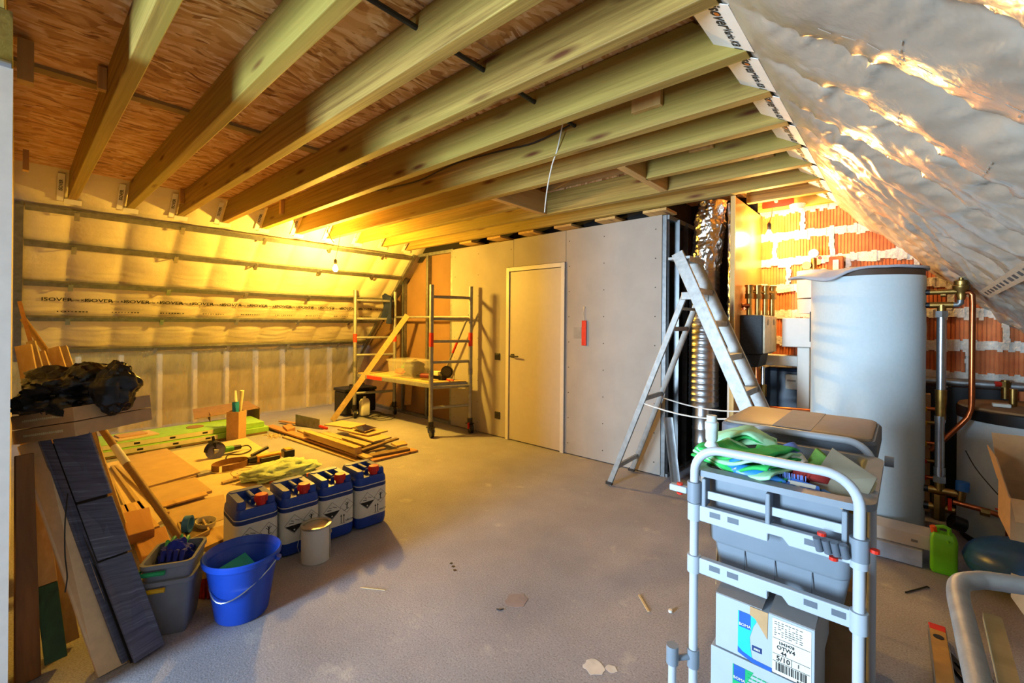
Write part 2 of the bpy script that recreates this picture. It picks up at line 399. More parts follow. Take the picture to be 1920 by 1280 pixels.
# trimmers round the hatch opening
for x in (-2.585, -1.415):
    t = thing('trimmer', (x, 2.99, ZB), f'short trimmer beam on the {"left" if x < -2 else "right"} side of the hatch opening between joists', 'beam', 'hatch trimmers')
    g = MB(); g.b2((x - .03, JY[7] + .033, ZB), (x + .03, JY[9] - .033, ZT)); g.build('timber', MAT['pine_y'], t, bevel=.004)
t = thing('hatch_curb', (-2.0, 3.0, ZT), 'raised timber curb around the attic hatch opening above the joists', 'frame')
g = MB()
g.b2((-2.66, 2.56, ZT + .02), (-1.36, 2.60, ZT + .30)); g.build('curb_board', MAT['pine'], t)
g = MB(); g.b2((-2.66, 3.39, ZT + .02), (-1.36, 3.43, ZT + .30)); g.build('curb_board', MAT['pine'], t)
g = MB(); g.b2((-2.70, 2.56, ZT + .02), (-2.66, 3.43, ZT + .30)); g.build('curb_board', MAT['pine_y'], t)
g = MB(); g.b2((-1.36, 2.56, ZT + .02), (-1.32, 3.43, ZT + .30)); g.build('curb_board', MAT['pine_y'], t)
# small noggin blocks fixed to joist faces
for k, x, z0, wd, ht in ((3, -5.12, 2.50, .035, .134), (5, -4.78, 2.49, .05, .14), (6, -1.02, 2.52, .16, .11), (8, -1.0, 2.53, .15, .10), (10, -1.0, 2.53, .15, .1), (1, -2.95, 2.52, .04, .11), (9, -.72, 2.52, .12, .11), (11, -.95, 2.52, .12, .1)):
    g = MB(); y = JY[k] - .031; g.b2((x - wd / 2, y - .035, z0), (x + wd / 2, y - .001, z0 + ht)); g.build('noggin_block', MAT['pine_z'], JO[k], bevel=.002)
g = MB(); g.b2((-4.62, -.03 + .06, 2.43), (-4.56, .06, 2.57)); g.build('noggin_block', MAT['pine_z'], JO[0])
g = MB(); g.b2((-2.95, .0, 2.44), (-2.88, .05, 2.62)); g.build('noggin_block', MAT['pine_z'], JO[0])
# black conduit through the joists
t = thing('conduit', (-1.47, 1.8, 2.57), 'thin black conduit threaded through the near ceiling joists', 'cable')
g = MB(); g.tube([(-1.46, -.05, 2.585), (-1.47, .7, 2.58), (-1.47, 1.1, 2.575), (-1.48, 1.9, 2.57), (-1.48, 2.25, 2.575)], .011, 8); g.build('tube', MAT['cable'], t, smooth=True)
# loose cables
def cable(name, pts, r, mat, label, cat='cable'):
    P = []; pts = [V(p) for p in pts]
    for i in range(len(pts) - 1):
        p0, p1, p2, p3 = pts[max(i - 1, 0)], pts[i], pts[i + 1], pts[min(i + 2, len(pts) - 1)]
        for j in range(8):
            t = j / 8; P.append(.5 * ((2 * p1) + (p2 - p0) * t + (2 * p0 - 5 * p1 + 4 * p2 - p3) * t * t + (3 * p1 - p0 - 3 * p2 + p3) * t ** 3))
    P.append(pts[-1]); g = MB(); g.tube(P, r, 6); o = g.build(name, mat, smooth=True); return tag(o, label, cat)
cable('hanging_cable', [aty(1055, 232, 2.15), aty(1045, 280, 2.2), aty(1035, 310, 2.25), aty(1026, 355, 2.3), aty(1021, 398, 2.32)], .004, MAT['cable_w'], 'pale cable hanging loose from the middle of the joists')
cable('sagging_cable', [aty(1068, 235, 2.17), aty(1000, 268, 2.19), aty(930, 285, 2.19), aty(850, 308, 2.19), aty(780, 340, 2.19), aty(700, 358, 2.19)], .006, MAT['cable'], 'black cable sagging along the face of a ceiling joist')
cable('looped_cable', [aty(638, 384, 2.55), aty(620, 395, 2.548), aty(611, 420, 2.545), aty(618, 442, 2.545), aty(626, 455, 2.545)], .006, MAT['cable'], 'black cable looping down the joist above the bare bulb')
# tape along the joist feet
for k in range(1, 11):
    y = JY[k]
    g = MB(); p = onleft(y - .075, 2.53, .016); al = V((1, 0, 1)).normalized(); g.bar(p - al * .15, p + al * .12, .042, .002, SLN); o = g.build('joint_tape', MAT['tape'], wl)
    lettering('ISOVER', .034, onleft(y - .075, 2.535, .019), al, (0, -1, 0), MAT['ink'], wl)
    g = MB(); g.bar(onleft(y - .05, 2.425, .016), onleft(y + .06, 2.425, .016), .05, .002, SLN); g.build('joint_tape', MAT['tape'], wl)
SRN = V((-1, 0, -1)).normalized()
def onright(y, z, off=0): return V((1.99 - z, y, z)) + SRN * off
for k in range(3, 12):
    y0, y1 = JY[k] + .03, JY[k + 1] - .03; ym = (y0 + y1) / 2
    g = MB(); g.prism([(-.575, y0, 2.505), (-.575, y1, 2.505), (-.430, y1, 2.417), (-.430, y0, 2.417)], (.001, 0, .002)); g.build('joint_tape', MAT['tape'], wr)
    tz = V((-.137, 0, .081)).normalized(); nrm = V((-.081, 0, -.137)).normalized(); c = V((-.483, 0, 2.4492)) + nrm * .0016
    lettering('isover', .078, c + V((0, ym - .075, 0)), (0, 1, 0), -tz, MAT['ink'], wr, bold=.80); lettering('Vario KB 1', .048, c + V((0, ym + .083, 0)), (0, 1, 0), -tz, MAT['ink'], wr, bold=.74)
    g = MB(); g.cyl(c + V((0, ym - .098, 0)) + nrm * .001, c + V((0, ym - .098, 0)) + nrm * .0015, .010, n=12); g.build('printed_dot', MAT['ink_o'], wr)
# faint factory print on the membrane, and a tape strip low on the slope
def slope_at(s, y, off=.004):
    v = .08 + (y - .2) / 4.6 * .92; p = V(right_pt(s / 3.1, v)); return p + SRN * off
g = MB()
for y, s0, s1 in ((1.30, .75, 1.75), (1.69, .75, 1.9), (2.06, .8, 1.9)):
    s = s0
    while s < s1: g.bar(slope_at(s, y), slope_at(s + .035, y), .004, .0008, SRN); s += .06
for y in (1.30, 1.69):
    for s in (.95, 1.2, 1.45, 1.7):
        for j in range(4): g.bar(slope_at(s, y - .07 + j * .03), slope_at(s, y - .055 + j * .03), .004, .0008, SRN)
o = g.build('printed_marks', MAT['ink_grey'], wr); o['kind'] = 'stuff'
def slope_px(px, py, off=.055):
    d = ray(px, py); t = (1.99 - off * 1.414 - CAM_H) / (d.x + d.z); return V((0, 0, CAM_H)) + d * t
g = MB(); ta, tb = slope_px(1846, 552), slope_px(1935, 500); g.bar(ta, tb, .055, .0015, SRN); tp = g.build('joint_tape', plain('old_tape', 'a89c88', .45), wr)
g = MB(); random.seed(3); dd = (tb - ta)
for j in range(11): g.bar(ta + dd * (.06 + .085 * j) + SRN * .001, ta + dd * (.06 + .085 * j + .035 + .02 * random.random()) + SRN * .001, .020, .001, SRN)
o = g.build('tape_print', MAT['dark'], wr); o['kind'] = 'stuff'
# ------------------------------------------------------------------ far partition
WY = 3.95
pw = thing('wall_back', (-3.1, WY, 0), None, None); struct(pw, 'plasterboard partition at the far end with a flush white door')
TH = .0125
def sheet(pts, y=WY): g = MB(); g.prism([(x, y, z) for x, z in pts], (0, TH, 0)); return g.build('plasterboard_sheet', MAT['board'], pw, bevel=.0015)
sheet([(-4.61, .01), (-3.603, .01), (-3.603, 2.065), (-3.502, 2.065), (-3.502, 2.39), (-4.61, 2.385)])
sheet([(-3.498, 2.065), (-2.747, 2.065), (-2.747, 2.40), (-3.498, 2.395)])
sheet([(-2.743, .01), (-1.68, .01), (-1.68, 2.405), (-2.743, 2.40)])
g = MB()
for x in (-4.55, -4.1, -3.54, -2.70, -2.28, -1.74):
    for j in range(9):
        z = .12 + j * .27
        if -3.6 < x < -2.75 and z < 2.1: continue
        g.cyl((x, WY - .0012, z), (x, WY, z), .006, n=7)
o = g.build('screw_heads', MAT['dark'], pw); o['kind'] = 'stuff'
for x in (-5.78, -5.18, -4.64, -1.665):
    g = MB(); zt = min(2.40, 7.85 + x - .0 if x < -5.45 else 2.4); g.b2((x - .025, WY + .013, 0), (x + .025, WY + .018, zt)); g.b2((x - .025, WY + .013, 0), (x - .021, WY + .075, zt)); g.b2((x + .021, WY + .013, 0), (x + .025, WY + .075, zt)); g.build('metal_stud', MAT['galv_d'], pw)
g = MB(); g.b2((-7.3, WY + .015, 0), (-4.62, WY + .075, .04)); g.build('floor_track', MAT['galv_d'], pw)
g = MB(); g.b2((-5.4, WY + .015, 2.36), (-4.62, WY + .075, 2.40)); g.build('head_track', MAT['galv_d'], pw)
g = MB(); g.bar(onleft(WY - .02, 2.40, .02), onleft(WY - .02, .5, .02), .06, .05, (0, 1, 0)); g.build('slope_track', MAT['galv_d'], pw)
for x0, x1 in ((-7.4, -6.42), (-6.42, -5.22), (-5.22, -4.0)):
    g = MB(); zt = 2.41; g.prism([(x0 + .002, WY + .078, 0), (x1 - .002, WY + .078, 0), (x1 - .002, WY + .078, min(zt, 7.85 + x1)), (x0 + .002, WY + .078, min(zt, 7.85 + x0))], (0, TH, 0)); g.build('backing_sheet', MAT['board_back'], pw)
g = MB(); g.b2((-4.0, WY + .09, 0), (-1.70, WY + .10, 2.42)); g.build('rear_sheet', MAT['board_back'], pw)
g = MB(); g.b2((-1.70, WY + .015, 0), (-1.69, 4.75, 2.64)); g.b2((-1.69, 4.72, 0), (-1.05, 4.75, 2.75)); g.build('shaft_lining', MAT['shadowgap'], pw)  # near-black colour puts the shaft's shade into its lining
g = MB(); g.b2((-7.6, 4.06, 2.3), (-1.70, 4.10, 2.66)); g.build('void_shade_board', MAT['shadowgap'], pw)  # near-black colour stands for the shade in the gap over the partition
g = MB(); g.b2((-8.2, 4.11, 0), (-1.72, 4.16, 2.9)); g.build('outer_board', MAT['board_back'], pw)
for x, y in ((-1.645, 4.15), (-1.645, 4.36)):
    g = MB(); g.b2((x, y, 0), (x + .05, y + .006, 2.38)); g.b2((x, y, 0), (x + .004, y + .05, 2.38)); g.build('metal_stud', MAT['galv'], pw)
g = MB(); g.b2((-1.69, WY + .02, 2.36), (-1.62, 4.7, 2.40)); g.b2((-1.69, WY + .02, 0), (-1.62, 4.7, .03)); g.build('head_track', MAT['galv_d'], pw)
# battens over the partition head
for i in range(6):
    x = -4.3 + i * .5
    g = MB(); g.b2((x, 3.80, 2.405), (x + .22, 4.04, 2.428)); g.build('packing_batten', MAT['pine_y'], pw)
# door
d1 = thing('door_1', (-3.18, WY, 0), None, None); struct(d1, 'flush cream door with dark lever handle in a slim white frame')
g = MB(); g.b2((-3.60, WY - .018, 0), (-3.553, WY + .08, 2.06)); g.b2((-2.797, WY - .018, 0), (-2.75, WY + .08, 2.06)); g.b2((-3.553, WY - .018, 2.012), (-2.797, WY + .08, 2.06)); g.build('door_frame', MAT['white'], d1, bevel=.003)
g = MB(); g.b2((-3.548, WY - .004, .012), (-2.802, WY + .036, 2.006)); lf = g.build('door_leaf', MAT['leaf'], d1, bevel=.002)
g = MB(); g.b2((-3.52, WY - .014, .985), (-3.475, WY - .004, 1.03)); g.cyl((-3.497, WY - .012, 1.007), (-3.497, WY - .05, 1.007), .009); g.b2((-3.505, WY - .055, .998), (-3.375, WY - .043, 1.014)); g.build('door_handle', MAT['dark'], lf, bevel=.002)
# fittings on the partition
t = thing('light_switch', (-3.747, WY, .985), 'dark square light switch left of the door', 'switch')
g = MB(); g.b2((-3.79, WY - .010, .942), (-3.705, WY, 1.028)); p = g.build('cover_plate', MAT['dark'], t, bevel=.003)
g = MB(); g.b2((-3.775, WY - .014, .957), (-3.72, WY - .009, 1.013)); g.build('rocker', MAT['black'], t, bevel=.002)
t = thing('wall_socket', (-3.74, WY, .265), 'dark square power socket low on the wall by the door', 'socket')
g = MB(); g.b2((-3.783, WY - .010, .222), (-3.697, WY, .308)); g.build('cover_plate', MAT['dark'], t, bevel=.003)
g = MB(); g.cyl((-3.74, WY - .012, .265), (-3.74, WY - .009, .265), .022, n=20); g.build('socket_well', MAT['black'], t)
t = thing('red_tag', (-2.5, WY, 1.3), 'red plastic tag hanging on a string beside the door', 'tag')
g = MB(); g.b2((-2.53, WY - .016, 1.17), (-2.475, WY - .004, 1.43)); g.build('strip', MAT['red'], t, bevel=.003)
g = MB(); g.tube([(-2.505, WY - .008, 1.43), (-2.512, WY - .01, 1.50), (-2.508, WY - .006, 1.565)], .0025, 6); g.build('string', MAT['cable_w'], t)
g = MB(); g.cyl((-2.508, WY - .008, 1.565), (-2.508, WY, 1.565), .011, n=10); g.build('hook', MAT['galv'], t)
t = thing('wall_patch', (-2.6, WY, 1.28), 'small grey square blank plate behind the red tag', 'plate')
g = MB(); g.b2((-2.635, WY - .004, 1.24), (-2.54, WY, 1.36)); g.build('plate', MAT['ink_grey'], t)
# ------------------------------------------------------------------ partition at the camera's left
fp = thing('wall_front', (-3.6, -.06, 0), None, None); struct(fp, 'end of a grey plasterboard partition close to the camera')
g = MB(); g.b2((-5.2, -.105, 0), (-2.262, -.012, 2.24)); g.build('core', MAT['board_edge'], fp)
g = MB(); g.b2((-2.262, -.115, 0), (-2.25, -.0085, 2.24)); g.build('end_board', plain('bright_plasterboard', 'e6dfd8', .8, var=.04), fp)
g = MB(); g.b2((-5.2, -.115, 2.24), (-2.25, -.01, 2.43)); g.build('head_beam', MAT['joist'], fp)
g = MB(); g.cyl((-2.249, -.06, 2.25), (-2.249, -.0125, 2.25), .012, n=12); g.build('edge_profile', MAT['galv'], fp)
# ------------------------------------------------------------------ far gable of hollow clay blocks
YB = 4.72
m_, nt_, b_ = newmat('clay_block'); b_.inputs['Roughness'].default_value = .85
v_ = coords(nt_); n_ = noise_t(nt_, v_, 5, 4); nt_.links.new(ramp(nt_, n_.outputs[0], [(.3, C('a5502a')), (.7, C('cf7a45'))]), b_.inputs['Base Color'])
n2_ = noise_t(nt_, v_, 80, 3); bump(nt_, b_, n2_.outputs[0], .2, .004); MAT['clay'] = m_
MAT['mortar'] = plain('mortar', 'cfc9be', .95, var=.12, nscale=40, bmp=.8, bscale=55)
gb = thing('wall_gable', (0, YB, 0), None, None); struct(gb, 'gable wall of ribbed orange clay blocks with squeezed white mortar joints')
g = MB(); g.b2((-1.06, YB + .012, 0), (1.6, YB + .14, 2.7)); g.build('bed', MAT['mortar'], gb)
CH, BL = .240, .435
HJ = {9: -.918, 8: -.808, 7: -.62, 6: -.77, 5: -.52, 4: -.63, 3: -.44, 2: -.6, 1: -.4, 0: -.65}
def block_mesh(Lb, Hb):
    n = max(3, int(Lb / .023)); pts = []
    for i in range(n):
        x0 = Lb * i / n; x1 = Lb * (i + 1) / n; q = (x1 - x0)
        pts += [(x0, 0), (x0 + q * .68, 0), (x0 + q * .74, .006), (x1 - q * .06, .006)]
    pts += [(Lb, 0), (Lb, .03), (0, .03)]
    g = MB(); g.prism([(x, y, 0) for x, y in pts], (0, 0, Hb)); return g
bm_cache = {}
random.seed(2)
mg = MB()
for c in range(1, 11):
    z0 = .089 + (c - 1) * CH; x = HJ.get(c, -.7) - .398 - BL - .019
    zz = 2.70
    while x < 1.25:
        x0, x1 = max(x, -1.045), x + BL - .038
        zslope = 1.99 - x0 + .1
        if x1 - x0 > .05 and z0 < zslope:
            key = round(x1 - x0, 3)
            if key not in bm_cache:
                o = block_mesh(x1 - x0, CH - .048).build('brick', MAT['clay'], None); bm_cache[key] = o; o.parent = gb
            else: o = bm_cache[key].copy(); col.objects.link(o); o.parent = gb
            o.location = V((x0, YB - .002, max(z0, .003))) - ORG[gb.name]
        # squeezed mortar: head joint
        for j in range(7):
            if x1 < -1.03: break
            zc = z0 + (CH - .048) * (j + .5) / 7; wv = .030 + .010 * random.random()
            mg.box((x1 + .019 + random.uniform(-.006, .006), YB - .004, zc), (wv, .022 + .008 * random.random(), (CH - .04) / 7 + .004))
        x += BL
    xx = -1.045
    while xx < 1.25:                     # bed joint above the course, ragged drips
        dx = .018 + .02 * random.random(); up_, dn = .006 + .016 * random.random() ** 2, .008 + .030 * random.random() ** 1.5
        zc = z0 + CH - .048 + .024
        if zc < 2.15 - xx: mg.b2((xx, YB - .010 - .008 * random.random(), zc - .022 - dn), (xx + dx + .004, YB + .02, zc + .022 + up_))
        xx += dx
o = mg.build('squeezed_mortar', MAT['mortar'], gb); o['kind'] = 'stuff'
# OSB cheek beside the plant corner
t = thing('shaft_panel', (-1.03, 4.3, 0), 'amber varnished board panel closing the duct shaft beside the brick wall', 'panel')
MAT['cheek'] = plain('smooth_board', 'a87a48', .28, var=.10, nscale=5)
g = MB(); g.b2((-1.048, 3.83, .62), (-1.03, 4.715, 2.43)); g.build('sheet', MAT['cheek'], t)
g = MB(); g.b2((-1.056, 3.81, .0), (-1.022, 3.83, 2.43)); g.build('edge_batten', MAT['pine_z'], t)
# ------------------------------------------------------------------ rear of the room, behind the camera
rw = thing('wall_rear', (-1.8, -3.05, 0), None, None); struct(rw, 'rear gable wall with a window')
W0, W1 = -2.38, -1.52
for lo, hi in (((-8, -3.1, 0), (W0, -3.0, 2.7)), ((W1, -3.1, 0), (1.6, -3.0, 2.7)), ((W0, -3.1, 0), (W1, -3.0, .12)), ((W0, -3.1, 2.1), (W1, -3.0, 2.7))):
    g = MB(); g.b2(lo, hi); g.build('masonry', MAT['clay'], rw)
w1 = thing('window_1', ((W0 + W1) / 2, -3.05, .12), None, None); struct(w1, 'window in the rear gable')
g = MB()
for lo, hi in (((W0, -3.08, .12), (W0 + .05, -3.02, 2.1)), ((W1 - .05, -3.08, .12), (W1, -3.02, 2.1)), ((W0 + .05, -3.08, .12), (W1 - .05, -3.02, .17)), ((W0 + .05, -3.08, 2.05), (W1 - .05, -3.02, 2.1))): g.b2(lo, hi)
g.build('frame', MAT['white'], w1)
# ------------------------------------------------------------------ bulbs
def emis(name, c, s):
    m, nt, b = newmat(name); b.inputs['Emission Color'].default_value = (*c, 1); b.inputs['Emission Strength'].default_value = s; b.inputs['Base Color'].default_value = (*c, 1); return m
MAT['glow'] = emis('lit_bulb', (1, .80, .42), 22)
def bulb(name, loc, cordtop, label):
    t = thing(name, loc, label, 'lamp'); x, y, z = loc
    g = MB(); g.lathe([(.0, -.036), (.018, -.030), (.028, -.014), (.030, 0), (.026, .018), (.016, .036), (.013, .05)], 20, loc); o = g.build('glass_bulb', MAT['glow'], t, smooth=True)
    g = MB(); g.lathe([(.016, .05), (.018, .055), (.018, .10), (.008, .115), (.004, .12)], 16, loc); g.build('lamp_holder', MAT['black'], t, smooth=True)
    g = MB(); g.tube([V(loc) + V((0, 0, .118)), (V(loc) + V(cordtop)) / 2 + V((.006, 0, .05)), cordtop], .003, 6); g.build('cord', MAT['cable'], t)
bulb('bare_bulb', BULB1, (-5.04, JY[7] - .05, 2.44), 'lit bare bulb hanging on a cord before the left slope')
bulb('plant_bulb', BULB2, (-.90, JY[12] - .04, 2.44), 'lit bare bulb hanging in the plant corner before the brick wall')
# ================================================================== LEFT SIDE OBJECTS
MAT.update(
    mdf=plain('mdf', 'd6ba96', .8, var=.06, nscale=30), mdf_y=plain('mdf_yellow', 'b09468', .8, var=.06, nscale=9), chip=plain('pale_board', 'c9b184', .8, var=.06, nscale=12),
    carton=plain('cardboard', 'b8946a', .85, var=.06, nscale=25), carton_d=plain('dark_cardboard', '8d6d48', .85, var=.08), bag=plain('black_bag', '17161a', .28, var=.3, nscale=8, bmp=.3, bscale=14),  # carton_d is a darker brown, shared by flaps, disc and tank lid
    blue=plain('blue_hdpe', '1b3f9c', .36, var=.12, nscale=10, bmp=.05), blue_b=plain('bucket_blue', '1a46b4', .33, var=.04), label=plain('white_label', 'd5d2c6', .6, var=.04),
    tin=plain('tin', 'c2bca8', .35, .8), tinpaint=plain('tin_white', 'cfcdc8', .5, var=.03), greybin=plain('grey_bin', '767a85', .5, var=.04), green=plain('green_plastic', '1ea064', .45),
    yellow=plain('yellow_plastic', 'd8a818', .45), brightblue=plain('royal_blue_cloth', '1a2a9c', .8, var=.2), redbr=plain('red_bristle', 'a81c16', .7, var=.3, nscale=60), teal=plain('teal_plastic', '16a090', .5),
    pink=plain('pink_sponge', 'c0306a', .9), navycloth=plain('navy_cloth', '1c2748', .95, var=.2), greenboard=plain('green_insulation', '8fbf4e', .7, var=.08), paperedge=plain('cream_edge', 'd8cfa4', .8, var=.06),
    limecloth=plain('pale_green_cloth', 'b4c890', .9, var=.15, bmp=.3, bscale=25), tool_y=plain('tool_yellow', 'e09a18', .45), tool_g=plain('tool_green', '3f8a2a', .45), orange=plain('orange_handle', 'd85a18', .45),
    steel=plain('steel', 'a8a8a4', .3, 1, var=.1), strap=plain('brown_strap', '8a6234', .7), clear=None, block=wood('offcut', '9a6c40', 'bc8c5a', 'X'), lath=wood('lath', '9c8454', 'c4a878', 'X', knots=False), lath_d=wood('dark_lath', '66502e', '8c7248', 'X', knots=False),
    greenwood=wood('green_painted_wood', '27402a', '3f6a40', 'Z', knots=False), brownwood=wood('brown_board', '6a4524', '8f6234', 'Z', knots=False))
def slate():
    m, nt, b = newmat('blue_grained_cladding'); b.inputs['Roughness'].default_value = .45
    v = coords(nt, (60, 60, 2.0), rot=(0, 0, 0)); 
    tc = coords(nt, (3, 4, 120)); n = noise_t(nt, tc, 1.0, 5, .7)
    nt.links.new(ramp(nt, n.outputs[0], [(.3, C('3a3d52')), (.6, C('5c6078')), (.78, C('9aa0b4'))]), b.inputs['Base Color']); bump(nt, b, n.outputs[0], .4, .004); return m
MAT['slate'] = slate()
def glass_mat(name, c, alpha):
    m, nt, b = newmat(name); b.inputs['Base Color'].default_value = C(c); b.inputs['Roughness'].default_value = .15; b.inputs['Alpha'].default_value = alpha; return m
MAT['clear'] = glass_mat('clear_polypropylene', 'd8d4c4', .20)

def blob(g, c, r, seed, amp=.18, freq=2.2, nu=28, nv=40, flat=None, ridge=True):
    c = V(c)
    def f(u, v):
        th = PI * u; ph = 2 * PI * v; d = V((math.sin(th) * math.cos(ph), math.sin(th) * math.sin(ph), math.cos(th)))
        n1 = NZ.noise(d * freq + V((seed, 0, 0))); n2 = NZ.noise(d * freq * 2.7 + V((0, seed, 0)))
        k = 1 + amp * n1 * 1.6 + amp * (1 - 2 * abs(n2)) * .7 if ridge else 1 + amp * n1 + amp * .5 * n2
        p = c + V((d.x * r[0] * k, d.y * r[1] * k, d.z * r[2] * k))
        if flat is not None: p.z = max(p.z, flat + .002 * n1)
        return p
    return g.grid(f, nu, nv)

# ---- planks leaning on the near partition
P4 = lambda *pts: [V(p) for p in pts]
def plank(name, bl, br, tr, tl, th, mat, label, cat='board', group=None, part='board'):
    t = thing(name, (V(bl) + V(br)) / 2, label, cat, group); g = MB(); g.slab(P4(bl, br, tr, tl), th); g.build(part, mat, t, bevel=.002); return t
t = plank('mdf_board', (-2.34, .225, .004), (-2.36, .315, .004), (-2.69, .085, .905), (-2.79, .012, .862), -.016, MAT['mdf'], 'tall tan fibreboard plank leaning at the left below the shipping box')
cable('black_lead', [atz(127, 925, .70), atz(122, 980, .61), atz(122, 1040, .49), atz(126, 1080, .42), atz(122, 1110, .36)], .0022, MAT['cable'], 'thin black lead trailing down the tan fibreboard plank')
t = thing('cladding_panel', (-2.33, .38, 0), 'dark blue grained cladding slabs leaning beside the tan fibreboard plank', 'panel')
bl, br, tr, tl = P4((-2.318, .332, .012), (-2.362, .436, .012), (-2.555, .207, .932), (-2.668, .105, .892))
def lerp4(s0, s1, grow=0, back=0):
    n = (br - bl).cross(tl - bl).normalized(); f = lambda A, B, s: A + (B - A) * s - n * back
    return [f(bl, tl, s0), f(br, tr, s0), f(br, tr, s1), f(bl, tl, s1)]
for (s0, s1, bk) in ((0, .44, .0), (.447, .70, -.002), (.712, 1.0, -.004)):
    g = MB(); g.slab(lerp4(s0, s1, 0, bk), -.014); g.build('cladding_slab', MAT['slate'], t, bevel=.003)
g = MB(); 
for s0, s1 in ((.005, .4435), (.4435, .706), (.706, .99)): g.slab(lerp4(s0, s1, 0, .026), -.005)
g.build('backing_sheet', MAT['dark'], t)  # dark sheet added behind the slabs, stands for shade in their gaps
g = MB(); q = [p + V((-.012, -.034, 0)) for p in lerp4(0.0, 1.0)]; q[1] = q[0] + (q[1] - q[0]) * .30; q[2] = q[3] + (q[2] - q[3]) * .30; g.slab([p + V((-.02, 0, 0)) for p in q], -.014); g.build('edge_strip', MAT['slate'], t, bevel=.002)
# brown board, painted beam at the very left
plank('brown_plank', (-2.50, .010, .004), (-2.52, .078, .004), (-2.62, .055, .86), (-2.60, .006, .86), -.02, MAT['brownwood'], 'dark brown plank standing upright at the far left edge')
t = thing('painted_beam', (-2.5, .11, 0), 'squared beam with a green painted foot leaning at the far left', 'beam')
A0, A1 = V((-2.53, .118, .035)), V((-2.90, .048, .80))
g = MB(); g.bar(A0, A0 + (A1 - A0) * .34, .064, .07, (1, 0, 0)); g.build('painted_foot', MAT['greenwood'], t, bevel=.003)
g = MB(); g.bar(A0 + (A1 - A0) * .342, A1, .064, .07, (1, 0, 0)); g.build('bare_timber', MAT['pine_z'], t, bevel=.003)
t = thing('lumber_offcut', (-2.66, .16, 0), 'yellow pine offcut leaning between the green beam and the fibreboard', 'board')
g = MB(); g.bar((-2.66, .16, .02), (-3.02, .05, .86), .07, .03, (1, 0, 0)); g.build('board', MAT['pine_z'], t, bevel=.002)
# laths standing in the corner behind the black bag
random.seed(11)
for i, (px, py, wd, hue) in enumerate(((28, 648, .07, 'pine_z'), (44, 655, .05, 'pine_z'), (58, 640, .04, 'lath'), (72, 660, .06, 'pine_z'), (100, 652, .06, 'pine_z'), (116, 650, .05, 'lath'))):
    top = atx(px, py, -3.95 - .05 * i); top.y = max(top.y, .035); foot = V((-3.45 - .04 * i, .20 + .055 * i, .012))
    lab = ['widest pine board of the bundle standing in the left corner', 'narrow pine board second from the left partition in the corner bundle', 'thin raw lath third from the left partition in the corner bundle', 'pine board fourth from the left partition in the corner bundle', 'pale pine board fifth from the left partition in the corner bundle', 'thin lath nearest the foil of the corner bundle'][i]
    t = thing('standing_lath', foot, lab, 'board', 'boards standing in the left corner'); g = MB(); g.bar(foot, top, wd, .022, (1, -.3, 0)); g.build('board', MAT[hue], t, bevel=.001)
t = thing('orange_stick', (-3.5, .12, 0), 'slim reddish stick leaning highest in the left corner', 'stick')
g = MB(); g.bar((-3.35, .30, .01), V((-4.75, .022, atx(28, 566, -4.75).z)), .022, .018, (1, 0, 0)); g.build('stick', MAT['block'], t)
# long round pole with a white sticker
t = thing('wooden_pole', (-3.09, .706, 0), 'long round wooden pole with a white sticker leaning across the left side', 'pole')
p0, p1 = V((-3.08, .70, .02)), V((-4.93, .045, 1.392))
g = MB(); g.cyl(p0, p1, .021, .019, 14); g.build('shaft', wood('pole_wood', '7d5d36', '9c7848', 'X', knots=False), t, smooth=True)
g = MB(); d = p1 - p0; g.cyl(p0 + d * .335, p0 + d * .405, .0222, .022, 14); g.build('sticker', MAT['label'], t, smooth=True)
# ---- shipping boxes and black bag
bx_l = V((-2.80, -.002, .868)); bx_r = V((-2.525, .168, .922)); wv = bx_r - bx_l; dv = V((-.17, .275, .0)); upv = wv.cross(dv).normalized(); 
if upv.z < 0: upv = -upv
for i in range(2):
    o_ = upv * (.061 * i) + wv * (.01 * i)
    t = thing('shipping_box', bx_l + o_ + wv * .5, ['lower', 'upper'][i] + ' of two flat brown shipping boxes stacked under the black bag', 'box', 'flat shipping boxes')
    g = MB(); q = bx_l + o_; g.prism([q, q + wv, q + wv + dv, q + dv], upv * .058); g.build('carton', MAT['carton'], t, bevel=.003)
    g = MB(); nrm = -dv.normalized(); wn = wv.normalized(); random.seed(i)
    for j in range(20):               # pale web address print, too fine to read
        c = q + wv * (.20 + .032 * j) + upv * .030 + nrm * .0012; g.box(c, (.0075, .0004, .006 + .005 * random.random()), Matrix((wn, nrm, upv)).transposed())
    o = g.build('printed_line', MAT['paperedge'], t); o['kind'] = 'stuff'
t = thing('black_bag', (-2.70, .12, 1.0), 'crumpled black plastic sack lying on the flat shipping boxes', 'bag')
g = MB(); blob(g, V(bx_l) + wv * .50 + dv * .45 + upv * .185, (.17, .165, .10), 3.1, .26, 1.7, 50, 76); g.build('sack', MAT['bag'], t, smooth=True, angle=60)
g = MB(); blob(g, V(bx_r) + dv * .45 + upv * .175 + wv.normalized() * .045, (.06, .07, .085), 7.7, .30, 1.3, 34, 44); g.build('gathered_neck', MAT['bag'], t, smooth=True, angle=60)
